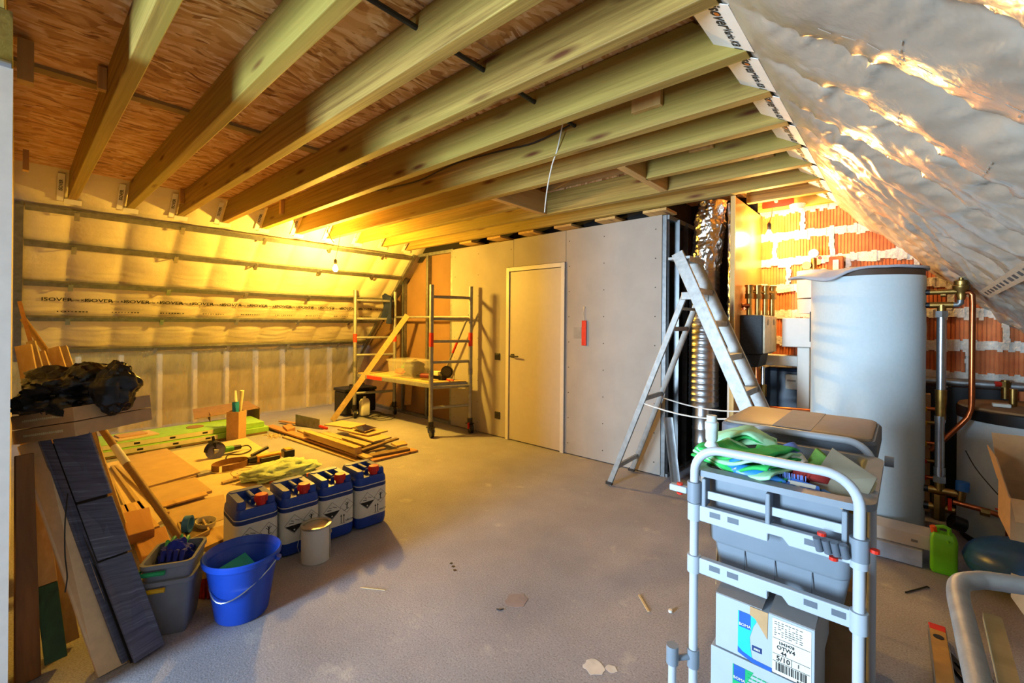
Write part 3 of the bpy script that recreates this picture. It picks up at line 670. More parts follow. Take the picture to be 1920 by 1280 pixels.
# ---- sheets lying on the floor
def floor_sheet(name, px, z, th, mat, label, cat='board', group='boards lying on the floor'):
    pts = [atz(x, y, z) for x, y in px]; c = sum(pts, V()) / len(pts)
    t = thing(name, (c.x, c.y, z - th), label, cat, group); g = MB(); g.prism(pts, (0, 0, -th)); g.build('sheet', mat, t, bevel=.002); return t
floor_sheet('base_sheet', [(322, 846), (462, 820), (590, 900), (540, 930), (420, 1012), (330, 960)], .026, .025, MAT['chip'], 'large pale sheet under the power tools on the floor')
floor_sheet('fibreboard_sheet', [(230, 856), (313, 840), (376, 884), (272, 913)], .060, .018, MAT['mdf_y'], 'square tan fibreboard sheet lying uppermost beside the green boards')
floor_sheet('support_sheet', [(226, 862), (318, 846), (372, 890), (268, 920)], .041, .014, MAT['mdf_y'], 'tan sheet directly beneath the uppermost square fibreboard')
floor_sheet('fibreboard_sheet', [(272, 915), (366, 894), (398, 919), (300, 944)], .045, .018, MAT['mdf_y'], 'tan fibreboard piece in the middle of the floor stack before the square sheet')
floor_sheet('slat_offcut', [(295, 944), (385, 920), (390, 926), (301, 951)], .058, .012, MAT['pine'], 'long thin slat edging the middle fibreboard piece on the floor', 'board')
floor_sheet('fibreboard_sheet', [(303, 952), (420, 926), (428, 970), (332, 1000)], .030, .016, MAT['mdf_y'], 'tan fibreboard piece nearest the blue jerrycans')
floor_sheet('frame_board', [(199, 868), (226, 862), (325, 962), (262, 1000)], .028, .026, MAT['chip'], 'pale board with loose slats beneath the round wooden pole')
for i, q in enumerate((((207, 873), (213, 871), (285, 968), (277, 970)), ((214, 872), (221, 870), (318, 958), (311, 961)), ((203, 885), (207, 884), (243, 958), (238, 960)))):
    floor_sheet('wooden_strip', list(q), .048, .018, MAT['lath'], ['middle', 'right-hand', 'left-hand'][i] + ' loose strip of wood on the pale board beneath the pole', 'strip', 'wood strips under the pole')
# sander stand board with blue tape
t = floor_sheet('thick_timber', [(340, 1003), (428, 982), (432, 1004), (362, 1036)], .085, .085, MAT['pine'], 'thick pale timber edge board under the roll of blue tape', 'board')
t = thing('sorting_tray', atz(365, 1005, .088), 'shallow brown wooden tray holding the roll of blue tape', 'tray')
pts = [atz(x, y, .088) for x, y in ((334, 985), (378, 975), (392, 1000), (350, 1020))]; g = MB(); g.prism(pts, (0, 0, .006)); g.build('base', MAT['lath_d'], t)
for i in range(4):
    g = MB(); g.bar(pts[i] + V((0, 0, .012)), pts[(i + 1) % 4] + V((0, 0, .012)), .010, .022); g.build('rim_slat', MAT['lath'], t)
t = thing('blue_tape_roll', atz(352, 998, .094), 'roll of blue masking tape standing in the wooden tray', 'tape roll')
c = atz(352, 998, .094) + V((0, 0, .052)); ax = V((.55, .83, 0)).normalized(); g = MB()
ring = [(c + ax * s, r) for s, r in ()]
n = 28; u_ = ax.cross(V((0, 0, 1))); vs = []; 
for (s, r) in ((-.017, .05), (.017, .05), (.017, .038), (-.017, .038)): vs += [c + ax * s + (u_ * math.cos(2 * PI * i / n) + V((0, 0, 1)) * math.sin(2 * PI * i / n)) * r for i in range(n)]
g.add(vs, [(k * n + i, k * n + (i + 1) % n, ((k + 1) % 4) * n + (i + 1) % n, ((k + 1) % 4) * n + i) for k in range(4) for i in range(n)]); g.build('tape', plain('blue_tape', '2f74b8', .6), t, smooth=True, angle=30)
t = thing('fixings_tray', atz(385, 985, .088), 'open clear tray of loose screws beside the blue tape', 'tray')
c = atz(386, 985, .088); g = MB(); g.lathe([(.0, .001), (.062, .001), (.070, .034), (.067, .034), (.060, .005), (0, .005)], 28, c, 1.15, .8); g.build('dish', MAT['paperedge'], t, smooth=True)
random.seed(8)
for i in range(9):
    q = c + V((random.uniform(-.035, .035), random.uniform(-.025, .025), .009)); an = random.random() * 6; dd = V((math.cos(an), math.sin(an), .1)) * .016
    sct = thing('screw', q, 'loose steel screw in the clear fixings tray', 'screw', 'screws in the clear tray'); g = MB(); g.cyl(q - dd, q + dd, .0022, n=6); g.build('shank', MAT['steel'], sct); g = MB(); g.cyl(q + dd, q + dd * 1.15, .0045, n=8); g.build('head', MAT['steel'], sct)
# chunky orange timber blocks
def block(px, z0, h, mat, lab):
    pts = [atz(x, y, z0 + h) for x, y in px]; c = sum(pts, V()) / 4; t = thing('timber_block', (c.x, c.y, z0), lab, 'block', 'orange timber blocks'); g = MB(); g.prism(pts, (0, 0, -h)); g.build('timber', mat, t, bevel=.004)
block([(227, 962), (280, 950), (290, 990), (240, 1004)], .052, .06, MAT['block'], 'upper orange timber block beside the cladding slabs')
block([(250, 1003), (310, 985), (326, 1032), (268, 1052)], .002, .058, MAT['block'], 'lower orange timber block behind the grey bin')
block([(222, 948), (262, 938), (300, 985), (240, 1000)], .002, .046, MAT['pine'], 'flat pale timber under the upper orange block')
# ---- green insulation boards stack
def slabxy(name, x0, x1, y0, y1, z0, h, mat, edge, lab, rz=0):
    t = thing(name, ((x0 + x1) / 2, (y0 + y1) / 2, z0), lab, 'insulation board', 'green insulation boards'); g = MB(); g.b2((x0, y0, z0), (x1, y1, z0 + h)); g.build('board', mat, t, bevel=.003)
    g = MB(); g.b2((x1, y0 + .01, z0 + .006), (x1 + .002, y0 + (y1 - y0) * .66, z0 + h - .006)); e = g.build('printed_edge', edge, t)
    for j in range(3):
        g = MB(); yy = y0 + .35 + .30 * j; g.b2((x1 + .002, yy, z0 + .02), (x1 + .0026, yy + .05, z0 + h - .018)); g.build('mark', MAT['ink'], e)
slabxy('insulation_board', -6.42, -5.93, .52, 2.10, .002, .020, MAT['lath_d'], MAT['lath_d'], 'thin dark base board beneath the green insulation boards')
slabxy('insulation_board', -6.45, -5.94, .50, 2.12, .023, .058, MAT['greenboard'], MAT['paperedge'], 'lower green insulation board with a cream printed edge')
slabxy('insulation_board', -6.48, -5.98, .48, 2.08, .083, .058, MAT['greenboard'], MAT['paperedge'], 'upper green insulation board with a cream printed edge')
t = thing('board_offcut', (-6.18, .82, .142), 'small cream board offcut lying on the upper green board', 'board'); g = MB(); g.box((-6.2, .86, .15), (.26, .36, .014), Matrix.Rotation(.2, 3, 'Z')); g.build('sheet', MAT['chip'], t); g = MB(); g.box((-6.22, .84, .164), (.17, .24, .012), Matrix.Rotation(.15, 3, 'Z')); g.build('upper_sheet', MAT['carton'], t)
t = thing('round_lid', (-6.25, 1.42, .142), 'flat round dark disc lying on the upper green board', 'disc'); g = MB(); g.cyl((-6.25, 1.42, .1415), (-6.25, 1.42, .147), .085, n=28); g.build('disc', MAT['carton_d'], t)
# open folded carton behind, tall narrow carton with a blue brush in front
t = thing('open_carton', (-6.55, 1.95, .142), 'open flattened cardboard carton lying on the end of the green boards', 'carton')
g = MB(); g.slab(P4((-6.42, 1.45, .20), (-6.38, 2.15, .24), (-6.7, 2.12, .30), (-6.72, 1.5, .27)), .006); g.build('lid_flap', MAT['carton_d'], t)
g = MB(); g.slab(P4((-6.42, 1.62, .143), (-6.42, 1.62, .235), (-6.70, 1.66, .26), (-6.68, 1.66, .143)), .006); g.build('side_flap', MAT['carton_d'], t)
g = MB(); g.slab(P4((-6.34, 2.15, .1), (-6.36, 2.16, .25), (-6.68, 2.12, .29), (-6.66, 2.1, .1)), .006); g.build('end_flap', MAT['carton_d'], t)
t = thing('tall_carton', atz(443, 825, 0), 'narrow upright cardboard tube box in front of the green boards', 'carton'); c = atz(443, 824, 0)
Mz = Matrix.Rotation(.7, 3, 'Z'); g = MB()
for sx, sy, dx, dy in ((.006, .14, -.07, 0), (.006, .14, .07, 0), (.14, .006, 0, -.07), (.14, .006, 0, .07)): g.box(c + Mz @ V((dx, dy, .17)), (sx, sy, .34), Mz)
g.build('sleeve', MAT['carton'], t)
t = thing('blue_brush', c + V((0, 0, .2)), 'blue handled brush with pale bristles standing in the narrow carton', 'brush')
q = c + V((-.02, 0, .30)); g = MB(); g.bar(q, q + V((-.02, 0, .14)), .07, .025, (1, 0, 0)); g.build('handle', MAT['brightblue'] if 0 else plain('cyan_blue', '1c86c0', .5), t, bevel=.004); g = MB(); g.cyl(q + V((-.02, 0, .14)), q + V((-.03, 0, .27)), .022, .012, 10); g.build('bristles', MAT['label'], t)
t = thing('paper_roll', c + V((.03, .02, .2)), 'cream rolled paper sticking up from the narrow carton', 'paper roll'); q = c + V((.03, .02, .22)); g = MB(); g.cyl(q, q + V((.03, .02, .36)), .010, .022, 12); g.build('roll', MAT['paperedge'], t, smooth=True)
# ---- hand tools on the pale sheet
ZS = .027
t = thing('angle_grinder', atz(415, 855, ZS), 'green angle grinder with round guard lying on the pale sheet', 'power tool')
c = atz(404, 857, ZS) + V((0, 0, .06)); e = atz(447, 846, ZS) + V((0, 0, .045)); d = (e - c).normalized(); sd = V((d.y, -d.x, 0)).normalized()
g = MB(); g.cyl(c + d * .04, c + d * .17, .033, .030, 14); g.build('motor_body', MAT['tool_g'], t, smooth=True)
g = MB(); g.cyl(c + d * .17, e + d * .02, .028, .024, 12); g.build('grip', MAT['black'], t, smooth=True)
g = MB(); g.cyl(c - d * .03, c + d * .05, .036, .034, 12); g.build('gear_head', MAT['steel'], t, smooth=True)
nn = (sd * .86 - d * .35 + V((0, 0, .45))).normalized()
g = MB(); g.cyl(c - d * .005 + nn * .02, c - d * .005 + nn * .024, .085, n=30); g.build('disc', MAT['steel'], t)
g = MB(); x_ = nn.orthogonal().normalized(); y_ = nn.cross(x_)
arc = [c - d * .005 + nn * .02 + (V((0, 0, 1)) * math.sin(q) + d * math.cos(q)) * .092 for q in [PI * i / 14 for i in range(15)]]
for i in range(14): g.bar(arc[i], arc[i + 1], .045, .005, (arc[i] - c))
g.build('guard', MAT['black'], t)
g = MB(); g.cyl(c + V((0, 0, .03)), c + V((-.02, -.02, .15)), .012, .014, 10); g.build('side_handle', MAT['black'], t, smooth=True)
cable('grinder_lead', [e + d * .02, e + d * .10 + V((0, 0, .0)), e + d * .05 + V((.08, .05, -.03)), e + V((.16, -.02, -.035)), e + V((.1, -.12, -.035)), e + V((.24, -.18, -.035))], .006, MAT['cable'], 'black power lead curling from the green angle grinder')
t = thing('strap_loop', atz(430, 880, ZS), 'wide brown strap lying in an upright loop on the pale sheet', 'strap')
c = atz(432, 876, ZS); g = MB(); n = 36
for i in range(n):
    q0, q1 = (2 * PI * k / n for k in (i, i + 1)); f = lambda q, r=.0: c + V((.135 * math.cos(q) * .8 - .04 * math.sin(q), .15 * math.sin(q) + .03 * math.cos(q), .0))
    hgt = .055
    if i != 30: g.bar(f(q0) + V((0, 0, hgt / 2 + .002)), f(q1) + V((0, 0, hgt / 2 + .002)), .004, hgt)
g.build('band', MAT['strap'], t)
t = thing('cordless_saw', atz(500, 865, ZS), 'orange and black cordless tool lying beside the green cloth', 'power tool')
c = atz(480, 868, ZS); e = atz(530, 858, ZS); d = (e - c).normalized(); sd = V((d.y, -d.x, 0)); up = V((0, 0, 1))
g = MB(); g.bar(c + up * .04, c + d * .22 + up * .04, .07, .065); g.build('body', MAT['tool_y'], t, bevel=.012)
g = MB(); g.cyl(c - d * .07 + up * .04, c + d * .0 + up * .04, .030, .036, 12); g.build('chuck', MAT['black'], t, smooth=True)
g = MB(); g.bar(c + d * .02 + sd * .045 + up * .03, c + d * .20 + sd * .05 + up * .03, .03, .04); g.build('rubber_grip', MAT['black'], t, bevel=.01)
g = MB(); g.cyl(c - d * .02 - sd * .07 + up * .06, c + d * .14 - sd * .12 + up * .10, .017, n=12); g.build('side_handle', MAT['black'], t, smooth=True)
g = MB(); g.bar(c + d * .24 + up * .04, c + d * .34 + up * .04, .11, .075); g.build('battery', MAT['black'], t, bevel=.01)
g = MB(); g.bar(c + d * .26 + up * .08, c + d * .32 + up * .08, .09, .012); g.build('battery_stripe', MAT['tool_y'], t)
t = thing('green_cloth', atz(530, 888, ZS), 'crumpled pale green cloth bag on the floor behind the jerrycans', 'cloth')
g = MB(); blob(g, atz(528, 890, ZS) + V((0, 0, .045)), (.20, .27, .065), 2.2, .22, 2.6, 30, 44, flat=ZS + .004); g.build('cloth', MAT['limecloth'], t, smooth=True, angle=70)
t = thing('brown_cord_bundle', atz(560, 880, ZS), 'brown cord bundle at the end of the pale green cloth', 'cord'); q = atz(562, 884, .0); g = MB(); g.tube([q + V((.10 * math.cos(k * .7) * (1 - k * .02), .14 * math.sin(k * .7), .03 + .02 * math.sin(k * 1.3))) for k in range(20)], .012, 7); g.build('cord', MAT['strap'], t, smooth=True)
t = thing('wire_coil', atz(470, 897, ZS), 'loose coil of thin wire between the strap and the green cloth', 'wire'); q = atz(468, 896, ZS); random.seed(3)
for j in range(5):
    g = MB(); rr = .085 + .012 * j; of = V((random.uniform(-.03, .03), random.uniform(-.03, .03), .012 + .008 * j)); g.tube([q + of + V((rr * math.cos(k * PI / 12), rr * .9 * math.sin(k * PI / 12), .02 * math.sin(k * PI / 12 + j))) for k in range(24)], .0028, 5, closed=True); g.build('turn', MAT['cable_w'] if j % 2 else MAT['strap'], t, smooth=True)
t = thing('orange_pliers', atz(515, 902, ZS), 'orange handled pliers lying before the green cloth', 'pliers'); p0_, p1_ = atz(500, 905, ZS) + V((0, 0, .012)), atz(530, 894, ZS) + V((0, 0, .012)); d = p1_ - p0_; sd = V((d.y, -d.x, 0)).normalized()
for s in (-1, 1): g = MB(); g.tube([p0_ + sd * .035 * s, p0_ + d * .35 + sd * .03 * s, p0_ + d * .7 + sd * .006 * s], .010, 8); g.build('handle', MAT['orange'], t, smooth=True)
g = MB(); g.bar(p0_ + d * .68, p1_, .03, .014); g.build('jaws', MAT['steel'], t, bevel=.004)
t = thing('folded_rule', atz(430, 897, ZS), 'flat pale wooden strip lying beside the wire coil', 'strip'); g = MB(); g.bar(atz(417, 905, ZS + .01), atz(470, 891, ZS + .01), .05, .012); g.build('strip', MAT['lath'], t)
t = thing('sanding_block', atz(380, 889, ZS), 'small grey sanding block on the pale sheet', 'block'); g = MB(); g.bar(atz(368, 890, ZS + .012), atz(392, 884, ZS + .012), .09, .02); g.build('block', MAT['ink_grey'], t)
t = thing('blue_packet', atz(590, 905, 0), 'blue and orange packet leaning behind the second and third jerrycans', 'packet'); q = atz(592, 912, 0) + V((-.12, .0, .0)); hz = atx(592, 882, q.x).z; g = MB(); g.box(q + V((0, 0, hz / 2)), (.012, .07, hz), Matrix.Rotation(.12, 3, 'Y')); g.build('packet', plain('packet_blue', '2a6fb0', .5), t); g = MB(); g.box(q + V((.028, 0, hz - .01)), (.014, .072, .03), Matrix.Rotation(.12, 3, 'Y')); g.build('header', MAT['orange'], t)
# ---- four jerrycans
def jerrycan():
    r = proto('jerrycan'); hx, hy = .135, .112
    g = MB(); g.rrect(hx, hy, .04, [(.022, 0), (.006, .012), (0, .045), (0, .282), (.004, .287), (.004, .293), (0, .298), (.002, .325), (.012, .345)]); g.build('body', MAT['blue'], r, smooth=True)
    g = MB()   # raised shoulders either side and behind, leaving the handle wells
    for sy in (-1, 1): g.rrect(.118, .026, .018, [(0, .335), (.001, .372), (.008, .386)], (-.005, sy * .075, 0))
    g.rrect(.03, .095, .02, [(0, .335), (.001, .374), (.008, .390)], (-.092, 0, 0)); g.build('shoulder', MAT['blue'], r, smooth=True)
    g = MB(); g.bar((-.09, 0, .376), (.045, 0, .376), .024, .022); g.bar((.04, 0, .34), (.055, 0, .378), .024, .02, (1, 0, 0)); g.build('handle', MAT['blue'], r, bevel=.007)
    g = MB(); g.rrect(hx + .0015, hy + .0015, .041, [(0, .290), (0, .2955)], cap0=False, cap1=False); g.build('seam_ring', MAT['label'], r, smooth=True)
    g = MB(); g.lathe([(.026, .344), (.026, .362), (.033, .363), (.034, .395), (.031, .401), (.0, .402)], 22, (.088, .03, 0)); 
    cp = g.build('screw_cap', MAT['red'], r, smooth=True)
    g = MB()
    for k in range(16): q = 2 * PI * k / 16; g.box((.088 + .0345 * math.cos(q), .03 + .0345 * math.sin(q), .379), (.003, .003, .026))
    g.build('cap_grip', MAT['red'], cp)
    g = MB(); g.rrect(hx + .0012, hy + .0012, .041, [(0, .082), (0, .266)], cap0=False, cap1=False); lb = g.build('label', MAT['label'], r, smooth=True)
    g = MB(); g.rrect(hx + .0012, hy + .0012, .041, [(0, .268), (0, .284)], cap0=False, cap1=False); g.build('label_band', plain('label_navy', '16306e', .5), r, smooth=True)
    X = hx + .0022; P = lambda u, v: V((X, u, v))
    def line(g, a_, b_, wd=.0016): g.bar(P(*a_), P(*b_), wd, .0006, (1, 0, 0))
    for cu, cv, hd in ((-.042, .190, .056), (.056, .200, .046)):
        g = MB(); q = [(cu - hd, cv), (cu, cv + hd), (cu + hd, cv), (cu, cv - hd)]
        for i in range(4): line(g, q[i], q[(i + 1) % 4])
        if cu < 0:
            g.prism([P(cu - hd * .88, cv - .006), P(cu + hd * .88, cv - .006), P(cu, cv - hd * .9)], (.0005, 0, 0))
            line(g, (cu - .03, cv + .008), (cu - .004, cv + .006), .004); line(g, (cu + .004, cv + .024), (cu + .03, cv + .014), .003); line(g, (cu - .02, cv + .024), (cu - .004, cv + .018), .003)
        else:
            line(g, (cu, cv - .02), (cu + .001, cv + .02), .006); line(g, (cu, cv), (cu - .014, cv + .016), .003); line(g, (cu, cv + .004), (cu + .014, cv + .018), .003); line(g, (cu, cv + .010), (cu - .008, cv + .026), .002); line(g, (cu, cv + .01), (cu + .008, cv + .028), .002); line(g, (cu - .022, cv - .030), (cu + .014, cv - .018), .003)
        g.build('hazard_diamond', MAT['ink'], lb)
    g = MB(); g.cyl(P(-.042, .157), P(-.042, .157) + V((.0012, 0, 0)), .005, n=10); g.build('hazard_spot', MAT['label'], lb)
    g = MB()
    for u in (.018, .036):
        line(g, (u, .096), (u, .140), .004); g.prism([P(u - .006, .138), P(u + .006, .138), P(u, .152)], (.0005, 0, 0))
    line(g, (.008, .093), (.046, .093), .002); g.build('this_way_up_arrows', MAT['ink'], lb)
    lettering('UN 17', .018, P(.072, .104), (0, 1, 0), (0, 0, 1), MAT['ink'], lb)
    return r
jc = jerrycan()
for i, (x, y, rz) in enumerate(((-2.86, .925, -.045), (-2.85, 1.162, -.035), (-2.857, 1.398, -.04), (-2.845, 1.636, -.03))):
    o = jc if i == 0 else copy_tree(jc)
    place(o, (x, y, .001), rz); tag(o, ['blue jerrycan with red cap nearest the camera, behind the bucket', 'second blue jerrycan from the bucket, behind the paint tin', 'third blue jerrycan from the bucket', 'blue jerrycan at the far end of the row'][i], 'jerrycan', 'row of blue jerrycans')
# ---- bucket, paint tin
bc = V((-2.375, .735, .001))
t = thing('bucket', bc, 'royal blue bucket with wire handle standing before the jerrycans', 'bucket')
g = MB(); g.lathe([(.0, .004), (.105, .0), (.112, .01), (.150, .262), (.154, .268), (.164, .268), (.168, .290), (.162, .296), (.155, .290), (.108, .016), (.0, .014)], 44, bc); g.build('pail', MAT['blue_b'], t, smooth=True, angle=50)
hp = [bc + V((.165 * math.sin(q), .165 * math.cos(q), .268)) for q in (0, 1)]
L, Rr = bc + RT * -.168 + V((0, 0, .262)), bc + RT * .168 + V((0, 0, .262)); fwd = -FW
g = MB(); g.tube([L + (Rr - L) * k / 16 + fwd * (.155 * math.sin(PI * k / 16)) + V((0, 0, -.125 * math.sin(PI * k / 16) ** .8)) for k in range(17)], .0032, 6); g.build('wire_handle', MAT['galv'], t, smooth=True)
for p in (L, Rr): g = MB(); g.cyl(p + (p - bc).normalized() * -.004, p + (p - bc).normalized() * .012, .014, n=12); g.build('handle_ear', MAT['blue_b'], t)
t = thing('teal_scraper', bc + V((-.03, -.02, .16)), 'teal plastic scraper lying in the blue bucket', 'scraper'); q = bc + V((-.04, -.01, .20)); g = MB(); g.box(q, (.10, .14, .006), Matrix.Rotation(.5, 3, 'Y') @ Matrix.Rotation(.3, 3, 'Z')); g.build('blade', MAT['teal'], t, bevel=.002); g = MB(); g.bar(q, q + V((.05, .02, -.09)), .03, .02); g.build('handle', MAT['teal'], t, bevel=.005)
t = thing('pink_sponge', bc + V((.02, 0, .1)), 'pink sponge inside the blue bucket', 'sponge'); g = MB(); g.box(bc + V((.025, .0, .175)), (.06, .05, .03), Matrix.Rotation(.3, 3, 'Y')); g.build('sponge', MAT['pink'], t, bevel=.008)
pc = atz(592, 1047, 0)
t = thing('paint_tin', pc, 'white paint tin with open metal rim before the second jerrycan', 'paint tin')
g = MB(); g.lathe([(.0, .003), (.078, .0), (.080, .003), (.080, .196), (.083, .20), (.083, .207), (.072, .207), (.072, .198), (.076, .19), (.076, .008), (0, .008)], 36, pc); g.build('tin_body', MAT['tinpaint'], t, smooth=True, angle=30)
g = MB(); g.lathe([(.084, .199), (.0855, .203), (.084, .2095), (.070, .2095), (.069, .203), (.072, .198)], 36, pc); g.build('rim', MAT['tin'], t, smooth=True)
g = MB(); g.lathe([(.0, .165), (.05, .17), (.0755, .168)], 24, pc); g.build('paint_surface', MAT['paperedge'], t, smooth=True)
g = MB(); g.bar(pc + RT * .0815 + V((0, 0, .01)), pc + RT * .0815 + V((0, 0, .195)), .004, .006, (1, 0, 0)); g.build('side_seam', MAT['tin'], t)
g = MB(); L, Rr = pc - RT * .083 + V((0, 0, .165)), pc + RT * .083 + V((0, 0, .165)); g.tube([L + V((0, 0, 0)), L - RT * .014 + V((0, 0, -.03)), L - RT * .012 - FW * .03 + V((0, 0, -.08)), L + RT * .02 - FW * .07 + V((0, 0, -.10))], .002, 5); g.build('wire_handle', MAT['galv'], t)
for p in (L, Rr): g = MB(); g.cyl(p, p + (p - pc).normalized().cross(V((0, 0, 1))).cross(V((0, 0, 1))) * 0 + (p - pc - V((0, 0, .165))).normalized() * .008, .009, n=10); g.build('handle_ear', MAT['tin'], t)
# ---- grey bins with green and yellow handles
gc = V((-2.52, .50, .001)); Mz = Matrix.Rotation(R(-28), 3, 'Z')
def bin_(name, z0, h, hw, lab, rim):
    t = thing(name, gc + V((0, 0, z0)), lab, 'bin', 'nested grey bins'); g = MB()
    lv = [(.030, 0), (.026, .012), (.0, h - .02), (-.006, h - .018), (-.006, h), (.006, h), (.008, h - .02), (.034, .014)]
    g.rrect(.115, .095, .03, lv, (0, 0, 0), cap0=True, cap1=True); g.v = [tuple(Mz @ V(p) + gc + V((0, 0, z0))) for p in g.v]; g.build('tub', MAT['greybin'], t, smooth=True, angle=40)
    g = MB(); Z = h - .035; pts = [(.124, .0), (.124, -.104), (-.124, -.104), (-.124, .0)]
    g.tube([Mz @ V((x, y, Z)) + gc + V((0, 0, z0)) for x, y in pts], .010, 6); g.build('handle', rim, t)
bin_('grey_bin', 0, .255, .1, 'lower nested grey plastic bin with a yellow handle', MAT['yellow'])
bin_('grey_bin', .075, .255, .1, 'upper nested grey plastic bin with a green handle', MAT['green'])
q = gc + V((0, 0, .30))
t = thing('green_net', q, 'green netting rag hanging over the rim of the grey bin', 'rag'); g = MB(); g.tube([q + Mz @ V((-.10 + .05 * math.sin(k), -.06 + .004 * k, .02 + .02 * math.cos(k * 1.7))) for k in range(22)], .008, 6); g.build('netting', MAT['green'], t, smooth=True)
t = thing('blue_glove', q, 'royal blue rubber glove slumped inside the grey bin', 'glove'); g = MB(); blob(g, q + Mz @ V((-.045, -.01, .0)), (.05, .06, .05), 5, .25, 2.2, 20, 26); g.build('palm', MAT['brightblue'], t, smooth=True)
for k in range(4): g = MB(); p = q + Mz @ V((-.03 + .006 * k, -.045 + .026 * k, .02)); g.tube([p, p + Mz @ V((.035, .002, .012)), p + Mz @ V((.06, .004, -.02))], [.012, .011, .008], 8); g.build('finger', MAT['brightblue'], t, smooth=True)
# ---- hand brush with red bristles
q = atz(396, 1118, 0)
t = thing('hand_brush', q, 'wooden hand brush with red bristles standing behind the grey bin', 'brush'); ax = RT
g = MB(); g.bar(q + ax * -.055 + V((0, 0, .115)), q + ax * .05 + V((0, 0, .135)), .05, .04); g.build('stock', MAT['pine'], t, bevel=.006)
g = MB(); g.bar(q + ax * .03 + V((0, 0, .14)), q + ax * .13 + FW * .06 + V((0, 0, .19)), .028, .022); g.build('handle', MAT['pine'], t, bevel=.006)
g = MB(); random.seed(5)
for i in range(11):
    for j in range(4):
        p = q + ax * (-.048 + .0095 * i) + FW * (-.018 + .012 * j); g.cyl(p + V((random.uniform(-.006, .006), random.uniform(-.006, .006), .002)), p + V((0, 0, .105)), .0062, .005, 5)
o = g.build('bristles', MAT['redbr'], t); o['kind'] = 'stuff'
# ================================================================== SCAFFOLD AND TIMBER PILE
FLp, FRp, BLp, BRp = V((-4.31, 3.37, 0)), V((-4.13, 3.85, 0)), V((-5.98, 3.29, 0)), V((-5.80, 3.84, 0))
RUNG = (1.71, 1.44, 1.165, .91, .60, .355)
sf = thing('scaffold_tower', (-5.05, 3.6, 0), 'aluminium rolling scaffold tower with red bands standing by the partition', 'scaffold')
MAT['redband'] = plain('red_band', 'd8341c', .5, var=.08)
MAT['deck'] = plain('scaffold_deck', 'b09a66', .7, var=.08, nscale=8)
for p in (FLp, FRp, BLp, BRp):
    g = MB(); g.cyl(p + V((0, 0, .16)), p + V((0, 0, 1.855)), .0265, n=16); po = g.build('post', MAT['alu'], sf, smooth=True)
    g = MB(); g.cyl(p + V((0, 0, 1.10)), p + V((0, 0, 1.27)) if p.x > -5 else p + V((0, 0, 1.22)), .0275, n=16); g.build('red_band', MAT['redband'], po, smooth=True)
    g = MB(); g.cyl(p + V((0, 0, .74)), p + V((0, 0, .82)), .030, n=14); g.build('joint_sleeve', MAT['galv_d'], po, smooth=True)
    ca = MB(); ca.cyl(p + V((0, 0, .125)), p + V((0, 0, .19)), .034, n=14); ca.box(p + V((.0, 0, .12)), (.09, .07, .012)); cs = ca.build('caster_plate', MAT['dark'], sf)
    g = MB(); ax = V((.35, .94, 0)); w0 = p + V((.03, -.01, .062)); g.cyl(w0 - ax * .018, w0 + ax * .018, .060, n=24); g.build('wheel', MAT['black'], cs, smooth=True)
    g = MB(); g.cyl(w0 - ax * .021, w0 + ax * .021, .022, n=14); g.build('hub', MAT['galv_d'], cs, smooth=True)
    g = MB()
    for s in (-1, 1): g.bar(w0 + ax * .026 * s, p + ax * .026 * s + V((.005, 0, .12)), .006, .04, ax)
    g.build('fork', MAT['galv_d'], cs)
    if p is FRp: g = MB(); g.bar(w0 - ax * .03, w0 - ax * .03 + V((.0, 0, .075)), .03, .008, (1, 0, 0)); g.build('brake_lever', MAT['redband'], cs)
for A, B in ((FLp, FRp), (BLp, BRp)):
    for z in RUNG:
        if A is BLp and z == .60: continue
        g = MB(); g.cyl(A + V((0, 0, z)), B + V((0, 0, z)), .019, n=12); g.build('rung', MAT['alu'], sf, smooth=True)
g = MB(); g.cyl(FRp + V((0, 0, 1.47)), BRp + V((0, 0, 1.47)), .017, n=10); g.build('guard_rail', MAT['alu'], sf, smooth=True)
g = MB(); g.cyl(FRp + V((-.02, .01, 1.55)), FRp + (BRp - FRp) * .33 + V((0, .01, .66)), .015, n=10); br_ = g.build('diagonal_brace', MAT['alu'], sf, smooth=True)
g = MB(); q0, q1 = FRp + V((-.02, .01, 1.55)), FRp + (BRp - FRp) * .33 + V((0, .01, .66)); g.cyl(q0 + (q1 - q0) * .42, q0 + (q1 - q0) * .62, .0165, n=10); g.build('red_band', MAT['redband'], br_, smooth=True)
# platform
A, B, C_, D_ = FLp + V((-.04, .03, 0)), FRp + V((-.04, -.03, 0)), BRp + V((.04, -.03, 0)), BLp + V((.04, .03, 0))
up = lambda p, z: V((p.x, p.y, z))
g = MB(); g.prism([up(p, .645) for p in (A, B, C_, D_)], (0, 0, .014)); dk = g.build('platform_deck', MAT['deck'], sf)
for p, q in ((A, D_), (B, C_)): g = MB(); g.bar(up(p, .618), up(q, .618), .035, .052); g.build('platform_beam', MAT['alu'], sf, bevel=.004)
for p, q in ((A, B), (D_, C_)): g = MB(); g.bar(up(p, .628), up(q, .628), .03, .032); g.build('platform_end', MAT['galv_d'], sf)
g = MB(); p0, p1 = up(A + (D_ - A) * .62, .618), up(A + (D_ - A) * .84, .618); of = V((0, -.019, 0)); g.bar(p0 + of, p1 + of, .003, .046); g.build('platform_sticker', MAT['redband'], sf)
ZD = .660
# lath leaning through the tower
t = thing('leaning_lath', (-5.98, 2.95, 0), 'long flat wooden lath leaning up through the scaffold tower', 'board')
g = MB(); g.bar((-5.98, 2.96, .012), (-5.42, 3.80, 1.50), .075, .02, (.8, -.5, 0)); g.build('board', MAT['lath'], t, bevel=.001)
